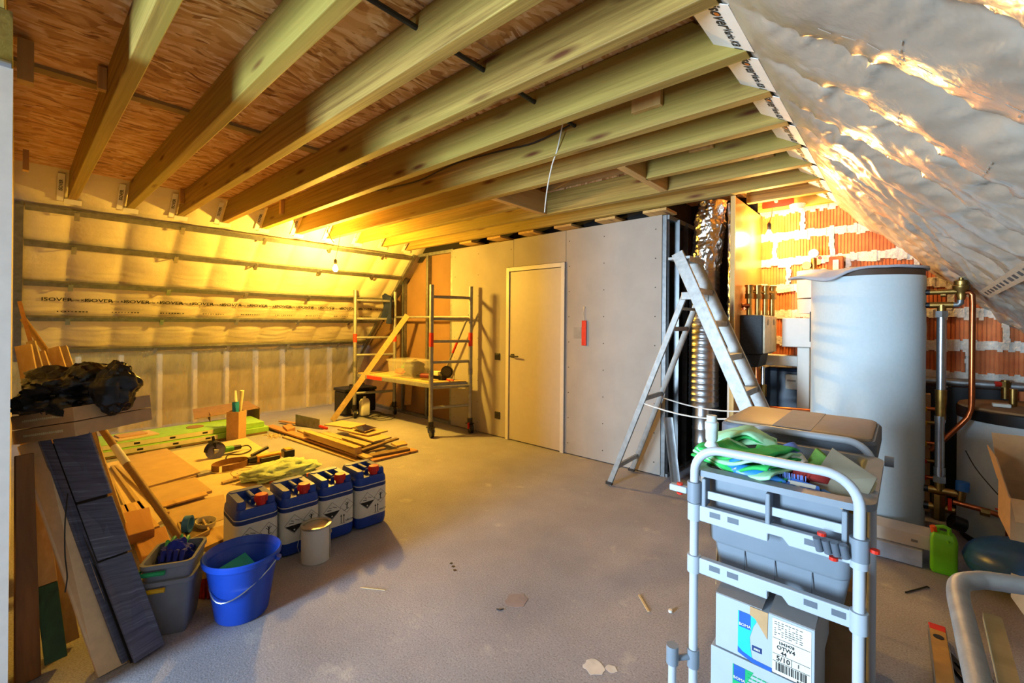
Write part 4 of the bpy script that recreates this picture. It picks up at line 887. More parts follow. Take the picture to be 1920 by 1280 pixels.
# clear tub on the platform
c = V((-5.02, 3.56, ZD + .001)); Mz = Matrix.Rotation(.06, 3, 'Z')
t = thing('clear_tub', c, 'clear plastic storage tub of odds and ends on the scaffold platform', 'tub')
g = MB(); g.rrect(.27, .18, .04, [(.03, 0), (.02, .01), (0, .21), (-.012, .212), (-.012, .222), (.004, .222), (.006, .21), (.024, .012)]); g.v = [tuple(Mz @ V(p) + c) for p in g.v]; g.build('shell', MAT['clear'], t, smooth=True, angle=40)
g = MB(); g.rrect(.285, .195, .045, [(0, .224), (0, .232), (.02, .238)]); g.v = [tuple(Mz @ V(p) + c) for p in g.v]; g.build('lid', MAT['clear'], t, smooth=True)
def inside(name, off, r, mat, lab, cat, seed=1, amp=.2):
    q = c + V(off); t = thing(name, q - V((0, 0, r[2])), lab, cat); g = MB(); blob(g, q, r, seed, amp, 2.2, 16, 22); g.build('lump', mat, t, smooth=True, angle=60)
inside('dark_bag', (.08, .02, .115), (.15, .11, .095), MAT['black'], 'dark crumpled bag inside the clear tub', 'bag', 2)
inside('orange_string', (-.12, -.06, .065), (.08, .06, .035), MAT['orange'], 'orange coiled string inside the clear tub', 'string', 4)
inside('green_pouch', (-.14, .06, .09), (.09, .07, .07), MAT['tool_g'], 'green pouch at the back of the clear tub', 'pouch', 6)
# things on the platform near the front frame
t = thing('cordless_drill', up(A, ZD) + V((-.15, .12, 0)), 'dark red cordless drill lying on the scaffold platform', 'power tool'); q = V((-4.55, 3.50, ZD))
g = MB(); g.cyl(q + V((-.10, -.02, .05)), q + V((.06, .0, .055)), .032, .036, 12); g.build('body', plain('maroon', '5c1620', .45), t, smooth=True)
g = MB(); g.cyl(q + V((-.18, -.03, .045)), q + V((-.10, -.02, .05)), .014, .028, 12); g.build('chuck', MAT['black'], t, smooth=True)
g = MB(); g.bar(q + V((.03, 0, .05)), q + V((.10, .12, .03)), .04, .045); g.build('grip', MAT['black'], t, bevel=.01); g = MB(); g.box(q + V((.12, .15, .032)), (.08, .09, .06)); g.build('battery', MAT['black'], t, bevel=.008)
t = thing('work_light', V((-4.42, 3.70, ZD)), 'round black work lamp on a small stand on the scaffold platform', 'lamp'); q = V((-4.40, 3.70, ZD))
g = MB(); ax = V((.6, -.8, 0)); g.cyl(q + V((0, 0, .105)) - ax * .03, q + V((0, 0, .105)) + ax * .03, .072, .078, 22); g.build('housing', MAT['black'], t, smooth=True)
g = MB(); g.cyl(q + V((0, 0, .105)) + ax * .03, q + V((0, 0, .105)) + ax * .034, .058, n=20); g.build('lens', MAT['dark'], t)
g = MB(); g.tube([q + V((-.08, -.05, .10)), q + V((-.08, -.05, .005)), q + V((.08, .05, .005)), q + V((.08, .05, .10))], .006, 6); g.build('stand', MAT['galv_d'], t)
t = thing('paper_carton', V((-4.62, 3.68, ZD)), 'small cream carton lying behind the dark red drill', 'carton'); g = MB(); g.box(V((-4.62, 3.68, ZD + .05)), (.14, .10, .09), Matrix.Rotation(.4, 3, 'Z')); g.build('carton', MAT['paperedge'], t, bevel=.004)
t = thing('pliers', V((-4.30, 3.62, ZD)), 'red handled pliers at the front edge of the scaffold platform', 'pliers'); q = V((-4.36, 3.66, ZD + .012)); 
for s in (-1, 1): g = MB(); g.tube([q, q + V((.05, .02 * s, 0)), q + V((.13, .03 * s - .03, 0))], .007, 6); g.build('handle', MAT['redband'], t, smooth=True)
g = MB(); g.bar(q, q + V((-.05, .01, 0)), .02, .012); g.build('jaws', MAT['steel'], t)
# jacket on the rear post
t = thing('navy_jacket', BRp + V((-.12, -.05, 1.4)), 'navy cloth jacket hung over the rear scaffold post', 'jacket'); q = BRp + V((-.07, -.07, 1.60))
def jk(u, v):
    x = -.14 + .26 * v; z = .20 - .40 * u
    return q + V((x + .02 * math.sin(u * 4), -.02 + .035 * math.sin(v * 11 + u * 2) * (.3 + u), z + .03 * math.sin(v * 5)))
g = MB(); g.grid(jk, 18, 26); g.build('cloth', MAT['navycloth'], t, smooth=True, angle=180, solid=.02)
# black case, white canister and leads under the tower
q = V((-6.25, 3.45, 0))
t = thing('black_case', q, 'black plastic tool case on the floor behind the scaffold wheel', 'case'); g = MB(); g.box(q + V((0, 0, .20)), (.34, .50, .32)); g.build('body', MAT['black'], t, bevel=.02); g = MB(); g.box(q + V((0, 0, .385)), (.36, .52, .045)); g.build('lid', MAT['black'], t, bevel=.012); g = MB(); g.tube([q + V((.05, -.12, .41)), q + V((.05, -.12, .45)), q + V((.05, .12, .45)), q + V((.05, .12, .41))], .012, 8); g.build('handle', MAT['dark'], t)
for s in (-1, 1): g = MB(); g.box(q + V((.175, .15 * s, .36)), (.02, .05, .07)); g.build('latch', MAT['dark'], t, bevel=.004)
q = V((-5.86, 3.42, 0)); t = thing('white_canister', q, 'small off-white canister under the scaffold platform', 'canister'); g = MB(); g.rrect(.05, .07, .025, [(.01, 0), (0, .02), (0, .20), (.02, .24), (.03, .245)], q + V((-.1, .02, 0.02))); g.build('body', MAT['label'], t, smooth=True); g = MB(); g.cyl(q + V((-.1, .02, .262)), q + V((-.1, .02, .295)), .02, n=12); g.build('cap', MAT['label'], t, smooth=True)
random.seed(21); pts = [V((-6.0 + .22 * math.cos(k * .9) + .015 * k, 3.55 + .16 * math.sin(k * .9), .012 + .004 * (k % 4))) for k in range(26)]
cable('extension_lead', pts, .006, MAT['cable'], 'tangled black extension lead on the floor under the scaffold')
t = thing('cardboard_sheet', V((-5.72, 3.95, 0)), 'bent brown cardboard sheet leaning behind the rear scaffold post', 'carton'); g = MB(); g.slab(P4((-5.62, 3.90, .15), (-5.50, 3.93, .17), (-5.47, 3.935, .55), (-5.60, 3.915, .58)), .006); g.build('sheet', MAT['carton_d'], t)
# ---- loose pile of laths and boards
cp = lambda cx, cy, z: atz(500 + cx / 6.4, 760 + cy / 6.4, z)
def lath(p, q, z, wd, h, mat, lab, name='loose_lath'):
    A, B = cp(*p, z), cp(*q, z); c = (A + B) / 2; t = thing(name, (c.x, c.y, z - h), lab, 'board', 'loose timber pile')
    g = MB(); g.bar(A - V((0, 0, h / 2)), B - V((0, 0, h / 2)), wd, h); g.build('board', mat, t, bevel=.0015)
def bpoly(pts, z, h, mat, lab, name='loose_board'):
    P = [cp(x, y, z) for x, y in pts]; c = sum(P, V()) / len(P); t = thing(name, (c.x, c.y, z - h), lab, 'board', 'loose timber pile'); g = MB(); g.prism(P, (0, 0, -h)); g.build('board', mat, t, bevel=.0015)
lath((210, 365), (1185, 688), .018, .05, .017, MAT['lath'], 'frontmost thin lath of the timber pile on the floor')
lath((265, 320), (1230, 662), .022, .06, .02, MAT['lath_d'], 'dark lath second from the front of the timber pile')
lath((30, 235), (1130, 590), .044, .10, .020, MAT['block'], 'reddish board reaching furthest towards the foil in the pile')
lath((400, 285), (1235, 620), .065, .07, .02, MAT['lath'], 'pale lath below the squared timber in the pile')
lath((480, 300), (1100, 500), .131, .075, .065, MAT['pine'], 'squared pale timber lying on top of the pile front', 'squared_timber')
lath((690, 320), (1240, 480), .064, .10, .018, MAT['lath'], 'board behind the squared timber in the pile')
lath((660, 350), (1180, 505), .040, .08, .018, MAT['lath_d'], 'dark board hidden under the middle of the pile')
lath((1220, 650), (1780, 520), .022, .12, .020, MAT['block'], 'reddish board lying crosswise at the near end of the pile')
lath((1190, 600), (1700, 505), .046, .09, .020, MAT['lath_d'], 'dark crosswise board above the reddish one in the pile')
bpoly([(1490, 445), (1650, 420), (1690, 455), (1560, 482)], .070, .022, MAT['lath'], 'short pale plank at the right end of the pile')
lath((1130, 530), (1570, 385), .092, .05, .018, MAT['lath_d'], 'lath lying askew across the pile middle')
lath((1110, 560), (1420, 500), .064, .06, .016, MAT['lath_d'], 'short dark lath poking out at the pile front')
bpoly([(900, 385), (960, 370), (1260, 450), (1190, 480)], .085, .016, MAT['lath'], 'narrow pale strip in the pile middle')
bpoly([(985, 335), (1180, 285), (1500, 375), (1285, 432)], .110, .016, MAT['mdf_y'], 'tan sheet sloping off the right side of the pile')
bpoly([(850, 280), (1050, 225), (1455, 298), (1215, 355)], .132, .016, MAT['mdf_y'], 'larger tan sheet near the top of the pile')
bpoly([(690, 225), (900, 175), (1190, 220), (1010, 265)], .152, .014, MAT['mdf_y'], 'topmost tan sheet crowning the timber pile')
bpoly([(190, 240), (290, 215), (345, 262), (250, 290)], .070, .045, MAT['block'], 'short reddish offcut at the far end of the pile')
lath((160, 180), (690, 250), .040, .05, .016, MAT['block'], 'thin reddish lath along the back of the pile')
t = thing('mirror_offcut', cp(1180, 265, .153), 'glinting square of mirror glass on the timber pile', 'mirror'); P = [cp(x, y, .160) for x, y in ((1030, 270), (1190, 230), (1320, 265), (1175, 312))]; g = MB(); g.prism(P, (0, 0, -.006)); g.build('glass', plain('mirror', 'd8dcdc', .05, 1, var=0), t)
t = thing('hand_saw', cp(480, 240, .06), 'broad hand saw blade standing on edge at the back of the pile', 'saw')
q0, q1 = cp(345, 235, .05), cp(632, 280, .05); g = MB(); g.prism([q0, q1, q1 + V((0, 0, .12)), q0 + V((0, 0, .14))], (.003, .003, 0)); g.build('blade', MAT['galv_d'], t)
g = MB(); d = (q1 - q0).normalized(); g.bar(q1 + d * .0 + V((0, 0, .035)), q1 + d * .14 + V((0, 0, .02)), .03, .035); g.build('handle', MAT['redband'], t, bevel=.01)
t = thing('sawdust', cp(100, 350, 0), 'small heap of sawdust beside the timber pile', 'sawdust'); t['kind'] = 'stuff'; del t['category']
g = MB(); random.seed(2)
for i in range(90):
    p = cp(20 + random.gauss(70, 45), 360 + random.gauss(0, 14), .004); g.box(p, (.02, .012, .006), Matrix.Rotation(random.random() * 3, 3, 'Z'))
o = g.build('shavings', MAT['chip'], t); o['kind'] = 'stuff'
# ================================================================== LADDER, DUCTS, PLANT CORNER
# ---- step ladder
ld = thing('step_ladder', (-1.25, 3.6, 0), 'aluminium folding step ladder standing open before the duct shaft', 'ladder')
T1, T2, F1, F2 = V((-1.335, 3.42, 1.955)), V((-1.335, 3.765, 1.955)), V((-.475, 3.38, .012)), V((-.475, 3.785, .012))
dirv = (F1 - T1).normalized(); perp = V((dirv.z, 0, -dirv.x)).normalized()
for T, F in ((T1, F1), (T2, F2)):
    g = MB(); g.bar(T, F, .006, .085, perp); 
    for s in (-1, 1): g.bar(T + perp * .0425 * s + V((0, .011, 0)), F + perp * .0425 * s + V((0, .011, 0)), .026, .004, perp)
    g.build('front_rail', MAT['alu'], ld, bevel=.001)
for k in range(8):
    f = .02 + k * .128; p, q = T1 + (F1 - T1) * f, T2 + (F2 - T2) * f
    g = MB(); dpt = .17 if k == 0 else .085; off = V((.0, 0, 0)); g.box((p + q) / 2 + V((-.005, 0, 0)), (dpt, (q - p).length - .02, .022)); g.box((p + q) / 2 + V((dpt / 2 - .008, 0, -.02)), (.004, (q - p).length - .02, .03)); g.build('step', MAT['alu'], ld, bevel=.002)
H1, H2, R1, R2 = V((-1.285, 3.45, 1.62)), V((-1.285, 3.77, 1.62)), V((-1.91, 3.43, .012)), V((-1.93, 3.885, .012))
for H, Rr in ((H1, R1), (H2, R2)):
    g = MB(); g.bar(H, Rr, .022, .045, (1, 0, .4)); g.build('rear_leg', MAT['alu'], ld, bevel=.003)
    g = MB(); g.box(Rr + V((0, 0, .012)), (.06, .032, .026)); g.build('rubber_foot', MAT['dark'], ld, bevel=.004)
    g = MB(); g.box(H + V((.03, 0, .0)), (.10, .03, .06)); g.build('hinge_bracket', MAT['alu'], ld, bevel=.004)
for f, hh in ((.06, .022), (.16, .035), (.52, .035), (.90, .035)):
    g = MB(); g.bar(H1 + (R1 - H1) * f, H2 + (R2 - H2) * f, .022, hh); g.build('rear_brace', MAT['alu'], ld, bevel=.002)
for s, P, Q in ((0, T1 + (F1 - T1) * .62, H1 + (R1 - H1) * .54), (1, T2 + (F2 - T2) * .62, H2 + (R2 - H2) * .54)):
    g = MB(); g.tube([P + (Q - P) * k / 8 + V((0, 0, -.05 * math.sin(PI * k / 8))) for k in range(9)], .006, 5); g.build('restraint_strap', MAT['tape'], ld)
# ---- spiral duct with crumpled foil sleeve
def ribbed(c, r, z0, z1, pitch=.055):
    pr = [(r, z0)]; z = z0
    while z < z1 - pitch: pr += [(r, z + pitch * .72), (r + .004, z + pitch * .80), (r + .004, z + pitch * .9), (r, z + pitch)]; z += pitch
    return pr + [(r, z1)]
du = thing('ventilation_duct', (-1.37, 4.15, 0), 'spiral metal ventilation duct topped by a crumpled foil sleeve in the shaft', 'duct')
g = MB(); g.lathe(ribbed(0, .125, .67, 1.875), 40, (-1.365, 4.15, 0)); g.build('spiral_pipe', MAT['galv'], du, smooth=True, angle=60)
g = MB(); g.lathe(ribbed(0, .082, .0, .67, .12), 30, (-1.375, 4.15, 0)); g.build('lower_pipe', MAT['galv'], du, smooth=True, angle=60)
MAT['foilduct'] = plain('crumpled_foil', 'd8d6d0', .16, 1, var=.05, bmp=.9, bscale=28)
def fd(u, v):
    z = 1.83 + .66 * u; q = 2 * PI * v; r = .118 + .018 * nz(u * 7, math.cos(q) * 2.4, math.sin(q) * 2.4) + .010 * nz(u * 26, math.cos(q) * 5, math.sin(q) * 5) + .012 * math.sin(PI * u)
    return (-1.365 + .06 * u + r * math.cos(q), 4.15 + r * math.sin(q), z)
g = MB(); g.grid(fd, 70, 70); g.build('foil_sleeve', MAT['foilduct'], du, smooth=True, angle=50)
du2 = thing('slim_duct', (-1.12, 4.15, 0), 'slim foil wrapped pipe running up beside the shaft panel', 'duct')
def fd2(u, v):
    z = 1.3 + 1.15 * u; q = 2 * PI * v; r = .036 + .008 * nz(u * 30, math.cos(q) * 2, math.sin(q) * 2); return (-1.125 + r * math.cos(q), 4.12 + r * math.sin(q), z)
g = MB(); g.grid(fd2, 70, 20); g.build('foil_wrap', MAT['foilduct'], du2, smooth=True, angle=50); g = MB(); g.cyl((-1.125, 4.12, .02), (-1.125, 4.12, 1.3), .032, n=18); g.build('pipe', MAT['white'], du2, smooth=True)
# metal stud offcut leaning by the partition end
t = thing('stud_offcut', (-1.53, 3.93, 0), 'short galvanised stud offcut leaning against the partition end', 'profile'); p, q = V((-1.50, 3.86, .003)), V((-1.60, 3.925, .56)); d = (q - p).normalized(); sx = V((.85, .5, 0)).normalized()
g = MB(); g.bar(p, q, .075, .003, d.cross(sx)); nn = d.cross(sx).normalized()
for s in (-1, 1): g.bar(p + sx * .036 * s - nn * .02, q + sx * .036 * s - nn * .02, .003, .04, nn)
for s in (-.012, .012): g.bar(p + sx * s + nn * .003, q + sx * s + nn * .003, .008, .005, nn)
g.build('channel', MAT['galv'], t)
# ---- big buffer tank
MAT['jacket'] = plain('tank_jacket', 'c0ced4', .62, var=.02, nscale=60, bmp=.08, bscale=180); MAT['foam'] = plain('grey_foam', 'a9aab2', .8, var=.05); MAT['brownrim'] = plain('brown_rim', '4a3424', .6)
tk = thing('buffer_tank', (-.22, 4.05, 0), 'tall white jacketed buffer tank with a loose cover sheet on top', 'tank')
g = MB(); g.lathe([(.30, .0), (.312, .02), (.321, .03), (.321, 1.725), (.321, 1.735)], 72, (-.22, 4.05, 0)); g.build('jacket', MAT['jacket'], tk, smooth=True)
g = MB(); g.lathe([(.316, 1.733), (.318, 1.775), (.30, 1.782), (0, 1.782)], 60, (-.22, 4.05, 0)); g.build('top_rim', MAT['brownrim'], tk, smooth=True)
g = MB(); g.b2((-.2205 + .1, 4.05 - .325, .03), (-.2195 + .1, 4.05 - .30, .04)); 
def cover(u, v):
    q = 2 * PI * v; r = .338 * u; x, y = r * math.cos(q), r * math.sin(q)
    lw = max(0, -math.cos(q - .35)); x -= .135 * u ** 2 * lw ** 4; y -= .02 * u * lw
    z = 1.787 + .012 * (1 - u) - .035 * u ** 3 * lw ** 3 + .006 * nz(x * 9, y * 9)
    fr = max(0, math.cos(q + 2.05)) ** 24; z -= .065 * fr * max(0, u - .86) / .14; y -= .03 * fr * u ** 8
    return (-.22 + x, 4.05 + y, z)
g = MB(); g.grid(cover, 24, 120); g.build('cover_sheet', MAT['foam'], tk, smooth=True, angle=180, solid=.016)
# ---- pressure gauge group behind the tank top
MAT['brass'] = plain('brass', '9c7c44', .36, 1, var=.15, nscale=30); MAT['copper'] = plain('copper', 'b8663c', .28, 1, var=.1, nscale=30); MAT['pipe'] = plain('steel_pipe', 'b4bcc6', .25, 1, var=.06); MAT['bluegrip'] = plain('blue_knob', '2a6cc0', .45)
t = thing('safety_group', (-.60, 4.62, 1.80), 'brass safety valve group with a round white pressure gauge on the brick wall', 'valve'); q = V((-.60, 4.60, 1.86))
g = MB(); g.cyl(q + V((0, 0, -.08)), q + V((0, 0, .12)), .022, n=14); g.cyl(q + V((-.06, 0, .04)), q + V((.09, 0, .0)), .02, n=14); g.cyl(q + V((-.05, -.03, .06)), q + V((-.05, .03, .06)), .035, n=14); g.cyl(q + V((.07, -.03, .0)), q + V((.07, .03, .0)), .03, n=14); g.build('valve_body', MAT['brass'], t, smooth=True)
g = MB(); g.cyl(q + V((0, -.035, .16)), q + V((0, 0, .16)), .038, n=24); ga = g.build('gauge_case', MAT['galv_d'], t, smooth=True); g = MB(); g.cyl(q + V((0, -.037, .16)), q + V((0, -.034, .16)), .033, n=24); g.build('gauge_face', MAT['label'], ga)
g = MB(); g.cyl(q + V((.045, -.03, .12)), q + V((.045, 0, .12)), .014, n=10); g.build('red_knob', MAT['red'], t, smooth=True)
t = thing('wall_box', (-.43, 4.66, 1.82), 'small red and white fitting on the brick wall behind the tank', 'fitting'); g = MB(); g.b2((-.50, 4.64, 1.84), (-.40, 4.71, 1.99)); g.build('body', MAT['clay'], t, bevel=.008); g = MB(); g.b2((-.47, 4.632, 1.86), (-.43, 4.64, 1.96)); g.build('plate', MAT['label'], t)
# smoke detector and red card under the joists
t = thing('smoke_detector', (-.72, 4.36, 2.41), 'round white smoke detector under the farthest joist', 'detector'); g = MB(); g.lathe([(.0, -.045), (.045, -.042), (.058, -.02), (.06, 0)], 28, (-.70, JY[12] - .10, 2.432)); g.build('housing', MAT['white'], t, smooth=True); g = MB(); g.lathe([(.05, 0), (.05, .012)], 24, (-.70, JY[12] - .10, 2.420)); g.build('base', MAT['white'], t)
t = thing('red_card', (-.86, JY[12] - .05, 2.47), 'red printed card fixed to the face of the farthest joist', 'card'); g = MB(); g.b2((-.98, JY[12] - .036, 2.45), (-.74, JY[12] - .0325, 2.56)); g.build('card', MAT['red'], t); g = MB(); g.cyl((-.87, JY[12] - .05, 2.50), (-.87, JY[12] - .036, 2.50), .014, n=12); g.build('button', MAT['white'], t)
# ---- black pump station on the shaft panel
ps = thing('pump_station', (-.94, 4.2, 1.05), 'black insulated pump station with two pale front covers on the shaft panel', 'pump')
MAT['epp'] = plain('black_epp', '23262a', .6, var=.25, nscale=90, bmp=.2, bscale=150)
g = MB(); g.b2((-1.028, 4.0, 1.16), (-.862, 4.44, 1.482)); g.build('housing', MAT['epp'], ps, bevel=.008)
g = MB(); g.prism([(-1.025, 4.01, 1.158), (-.875, 4.01, 1.158), (-.895, 4.01, 1.058), (-1.025, 4.01, 1.04)], (0, .26, 0)); g.build('lower_shell', MAT['epp'], ps, bevel=.006)
for y0 in (4.006, 4.226):
    g = MB(); g.b2((-.862, y0, 1.17), (-.846, y0 + .208, 1.476)); cv = g.build('front_cover', plain('beige_cover', 'cfc0a2', .5) if y0 < 4.1 else bpy.data.materials['beige_cover'], ps, bevel=.006)
    g = MB(); g.cyl((-.847, y0 + .10, 1.425), (-.843, y0 + .10, 1.425), .026, n=20); g.build('dial', MAT['ink_grey'], cv)
for i, (x, y) in enumerate(((-.985, 4.10), (-.94, 4.18), (-.90, 4.26), (-.865, 4.34))):
    g = MB(); g.cyl((x, y, 1.48), (x, y, 1.62), .022, n=12); g.cyl((x, y, 1.62), (x, y, 1.66), .034, n=8); g.cyl((x, y, 1.66), (x, y, 1.72), .028, .030, 12); g.cyl((x, y, 1.72), (x, y, 1.735), .036, n=12); g.build('brass_valve', MAT['brass'], ps, smooth=True, angle=40)
g = MB(); g.cyl((-1.0, 4.08, 1.68), (-.84, 4.36, 1.68), .015, n=10); g.build('manifold', MAT['brass'], ps, smooth=True)
g = MB(); g.cyl((-1.03, 4.06, 1.56), (-.98, 4.08, 1.56), .018, n=10); g.cyl((-1.0, 4.0, 1.535), (-1.0, 4.06, 1.535), .012, n=10); g.build('elbow', MAT['copper'], ps, smooth=True)
# pipework under it
pw2 = thing('pump_pipework', (-.93, 4.2, .6), 'copper and brass pipework with valves below the pump station', 'pipework')
for x, y, m in ((-.975, 4.08, 'pipe'), (-.93, 4.12, 'copper'), (-.90, 4.2, 'pipe')):
    g = MB(); g.cyl((x, y, .45), (x, y, 1.05), .016, n=12); g.build('riser', MAT[m], pw2, smooth=True)
    g = MB(); g.cyl((x, y, .80), (x, y, .90), .030, n=8); g.cyl((x, y, .70), (x, y, .74), .026, n=8); g.build('union', MAT['brass'], pw2, smooth=True, angle=40)
g = MB(); g.cyl((-.975, 4.05, .80), (-.975, 4.05, .86), .05, n=16); g.build('circulator', MAT['brass'], pw2, smooth=True); g = MB(); g.cyl((-.975, 4.05, .865), (-.975, 4.05, .90), .05, n=16); g.build('circulator_collar', MAT['black'], pw2, smooth=True)
for z, x1 in ((.72, -.42), (.58, -.42)):
    g = MB(); g.tube([(-.93, 4.12, z - .06), (-.91, 4.12, z - .02), (-.86, 4.13, z), (x1, 4.25, z)], .016, 10); g.build('cross_pipe', MAT['copper'] if z > .6 else MAT['pipe'], pw2, smooth=True)
g = MB(); g.box((-.52, 4.20, .60), (.10, .03, .03)); g.build('lever', MAT['bluegrip'], pw2, bevel=.006)
# ---- white ducting left of the tank
vd = thing('ventilation_box', (-.68, 4.5, .5), 'white ventilation boxes and flat ducting between brick wall and tank', 'ducting')
for nm, lo, hi in (('upper_drum', None, None), ('box', (-.80, 4.40, 1.215), (-.52, 4.66, 1.462)), ('vertical_duct', (-.69, 4.42, .30), (-.60, 4.60, 1.213)), ('horizontal_duct', (-.98, 4.46, 1.045), (-.692, 4.62, 1.135)), ('stub_duct', (-.598, 4.46, 1.04), (-.50, 4.6, 1.13))):
    g = MB()
    if lo: g.b2(lo, hi); g.build(nm, MAT['white'], vd, bevel=.006)
    else:
        for z0, z1 in ((1.50, 1.62), (1.63, 1.86)): g.cyl((-.58, 4.50, z0), (-.58, 4.50, z1), .125 if z0 > 1.6 else .12, .13 if z0 > 1.6 else .125, 30)
        g.build(nm, MAT['white'], vd, smooth=True, angle=40)
g = MB(); g.b2((-.575, 4.22, 1.27), (-.545, 4.26, 1.51)); g.build('foam_strip', MAT['epp'], vd)
t = thing('dark_blue_tank', (-.78, 4.6, 0), 'dark blue insulated vessel standing behind the white vertical duct', 'vessel'); g = MB(); g.b2((-.97, 4.55, .10), (-.62, 4.68, 1.02)); g.build('body', plain('dark_blue', '1e3450', .4, var=.3, nscale=5), t, bevel=.03); g = MB(); g.b2((-.97, 4.50, 0), (-.62, 4.70, .10)); g.build('base', MAT['black'], t)
t = thing('control_box', (-.74, 4.53, .85), 'small cream control box with rounded corners on the dark blue vessel', 'control box'); g = MB(); g.b2((-.79, 4.50, .84), (-.695, 4.548, .97)); g.build('case', MAT['label'], t, bevel=.012); g = MB(); g.b2((-.775, 4.497, .91), (-.71, 4.501, .925)); g.build('display', MAT['ink_grey'], t)
# ---- pipe group right of the tank
pg = thing('tank_pipe_group', (.17, 4.0, .2), 'galvanised riser with brass tees and an air vent beside the tall tank', 'pipework')
def part(nm, fn, mat, sm=True): g = MB(); fn(g); return g.build(nm, MAT[mat], pg, smooth=sm, angle=40)
part('riser', lambda g: g.cyl((.172, 4.0, .97), (.172, 4.0, 1.47), .024, n=20), 'pipe')
part('press_elbow', lambda g: (g.cyl((.172, 4.0, .93), (.172, 4.0, .99), .029, n=16), g.cyl((.172, 4.0, .80), (.172, 4.0, .93), .025, .028, 16)), 'brass')
part('lower_riser', lambda g: (g.cyl((.168, 4.0, .42), (.168, 4.0, .80), .024, n=20), g.cyl((.168, 4.0, .44), (.168, 4.0, .49), .029, n=16), g.cyl((.168, 4.0, .78), (.168, 4.0, .82), .028, n=16)), 'pipe')
part('nut', lambda g: g.cyl((.172, 4.0, 1.46), (.172, 4.0, 1.50), .034, n=6), 'galv'); part('nut', lambda g: g.cyl((.168, 4.0, .39), (.168, 4.0, .43), .034, n=6), 'galv')
part('tee', lambda g: (g.cyl((.115, 4.0, 1.54), (.225, 4.0, 1.54), .020, n=14), g.cyl((.172, 4.0, 1.49), (.172, 4.0, 1.54), .023, n=14)), 'brass')
part('upper_stub', lambda g: (g.cyl((.115, 4.0, 1.625), (.24, 4.0, 1.625), .018, n=14), g.cyl((.165, 4.0, 1.605), (.19, 4.0, 1.605), .014, n=10)), 'brass')
for z_, r_ in ((1.54, .018), (1.625, .018), (.335, .022), (.225, .026)): part('black_nipple', lambda g: g.cyl((.085, 4.0, z_), (.117, 4.0, z_), r_, n=12), 'black')
part('vent_elbow', lambda g: g.tube([(.222, 4.0, 1.54), (.245, 4.0, 1.54), (.257, 4.0, 1.55), (.26, 4.0, 1.60)], .017, 12), 'galv_d')
av = part('air_vent', lambda g: g.lathe([(.018, 1.57), (.024, 1.60), (.024, 1.62), (.040, 1.64), (.042, 1.66), (.036, 1.665), (.036, 1.690), (.030, 1.696), (.012, 1.698), (.012, 1.712), (.006, 1.715)], 20, (.26, 4.0, 0)), 'brass')
part('bottom_tee', lambda g: (g.cyl((.115, 4.0, .335), (.27, 4.0, .335), .024, n=14), g.cyl((.168, 4.0, .335), (.168, 4.0, .395), .026, n=14)), 'brass')
part('strainer', lambda g: (g.cyl((.168, 4.0, .15), (.168, 4.0, .315), .036, n=8), g.cyl((.115, 4.0, .225), (.24, 4.0, .225), .024, n=12)), 'brass')
part('drain_line', lambda g: g.tube([(.23, 3.98, .285), (.36, 3.97, .275), (.44, 3.96, .262), (.465, 3.955, .24), (.468, 3.95, .12)], .016, 10), 'copper')
part('fill_valve', lambda g: (g.cyl((.265, 3.99, .30), (.27, 3.99, .36), .022, n=12), g.cyl((.35, 3.97, .265), (.39, 3.97, .262), .026, n=8)), 'brass')
part('blue_cap', lambda g: g.cyl((.272, 3.99, .365), (.274, 3.99, .42), .033, n=14), 'bluegrip')
part('red_lever', lambda g: g.bar((.41, 3.96, .30), (.50, 3.95, .288), .012, .006), 'red', False); part('red_lever', lambda g: g.box((.215, 3.96, .27), (.018, .03, .07)), 'red', False)
part('black_pump', lambda g: (g.cyl((.22, 3.95, .17), (.28, 3.97, .15), .045, n=16),), 'black')
cpipe = thing('copper_pipe', (.31, 4.0, .55), 'long copper pipe bending down towards the galvanised riser', 'pipe'); g = MB()
g.tube([(.272, 4.0, 1.615), (.298, 4.0, 1.618), (.309, 4.0, 1.60), (.311, 4.0, 1.54), (.311, 4.0, .93), (.309, 4.0, .88), (.295, 4.0, .83), (.27, 4.0, .79), (.19, 4.005, .67), (.13, 4.05, .58)], .0155, 12); g.build('tube', MAT['copper'], cpipe, smooth=True)
hpipe = thing('wall_pipe', (.5, 4.6, .98), 'grey pipe with a red valve running along the brick wall', 'pipe'); g = MB(); g.cyl((.0, 4.62, .99), (1.05, 4.62, .985), .030, n=16); g.build('pipe', MAT['galv_d'], hpipe, smooth=True)
g = MB(); g.cyl((.52, 4.60, .90), (.52, 4.60, 1.03), .022, n=12); g.cyl((.52, 4.60, .98), (.52, 4.60, 1.02), .03, n=8); g.build('valve', MAT['brass'], hpipe, smooth=True, angle=40); g = MB(); g.cyl((.47, 4.585, 1.0), (.50, 4.59, 1.0), .018, n=12); g.build('valve_knob', MAT['red'], hpipe, smooth=True)
for x in (.22, .80): g = MB(); g.box((x, 4.66, .985), (.03, .10, .075)); g.build('bracket', MAT['galv'], hpipe)
t = thing('black_insulation', (.3, 4.66, .5), 'black insulation slab on the brick wall behind the second tank', 'slab'); g = MB(); g.b2((.10, 4.655, .05), (.58, 4.69, .95)); g.build('slab', MAT['black'], t)
t = thing('floor_manifold', (.10, 4.5, 0), 'pale heating manifold with small red valves behind the galvanised riser', 'manifold'); g = MB(); g.b2((.0, 4.50, .03), (.14, 4.58, .90)); g.build('cabinet', MAT['carton'], t, bevel=.004)
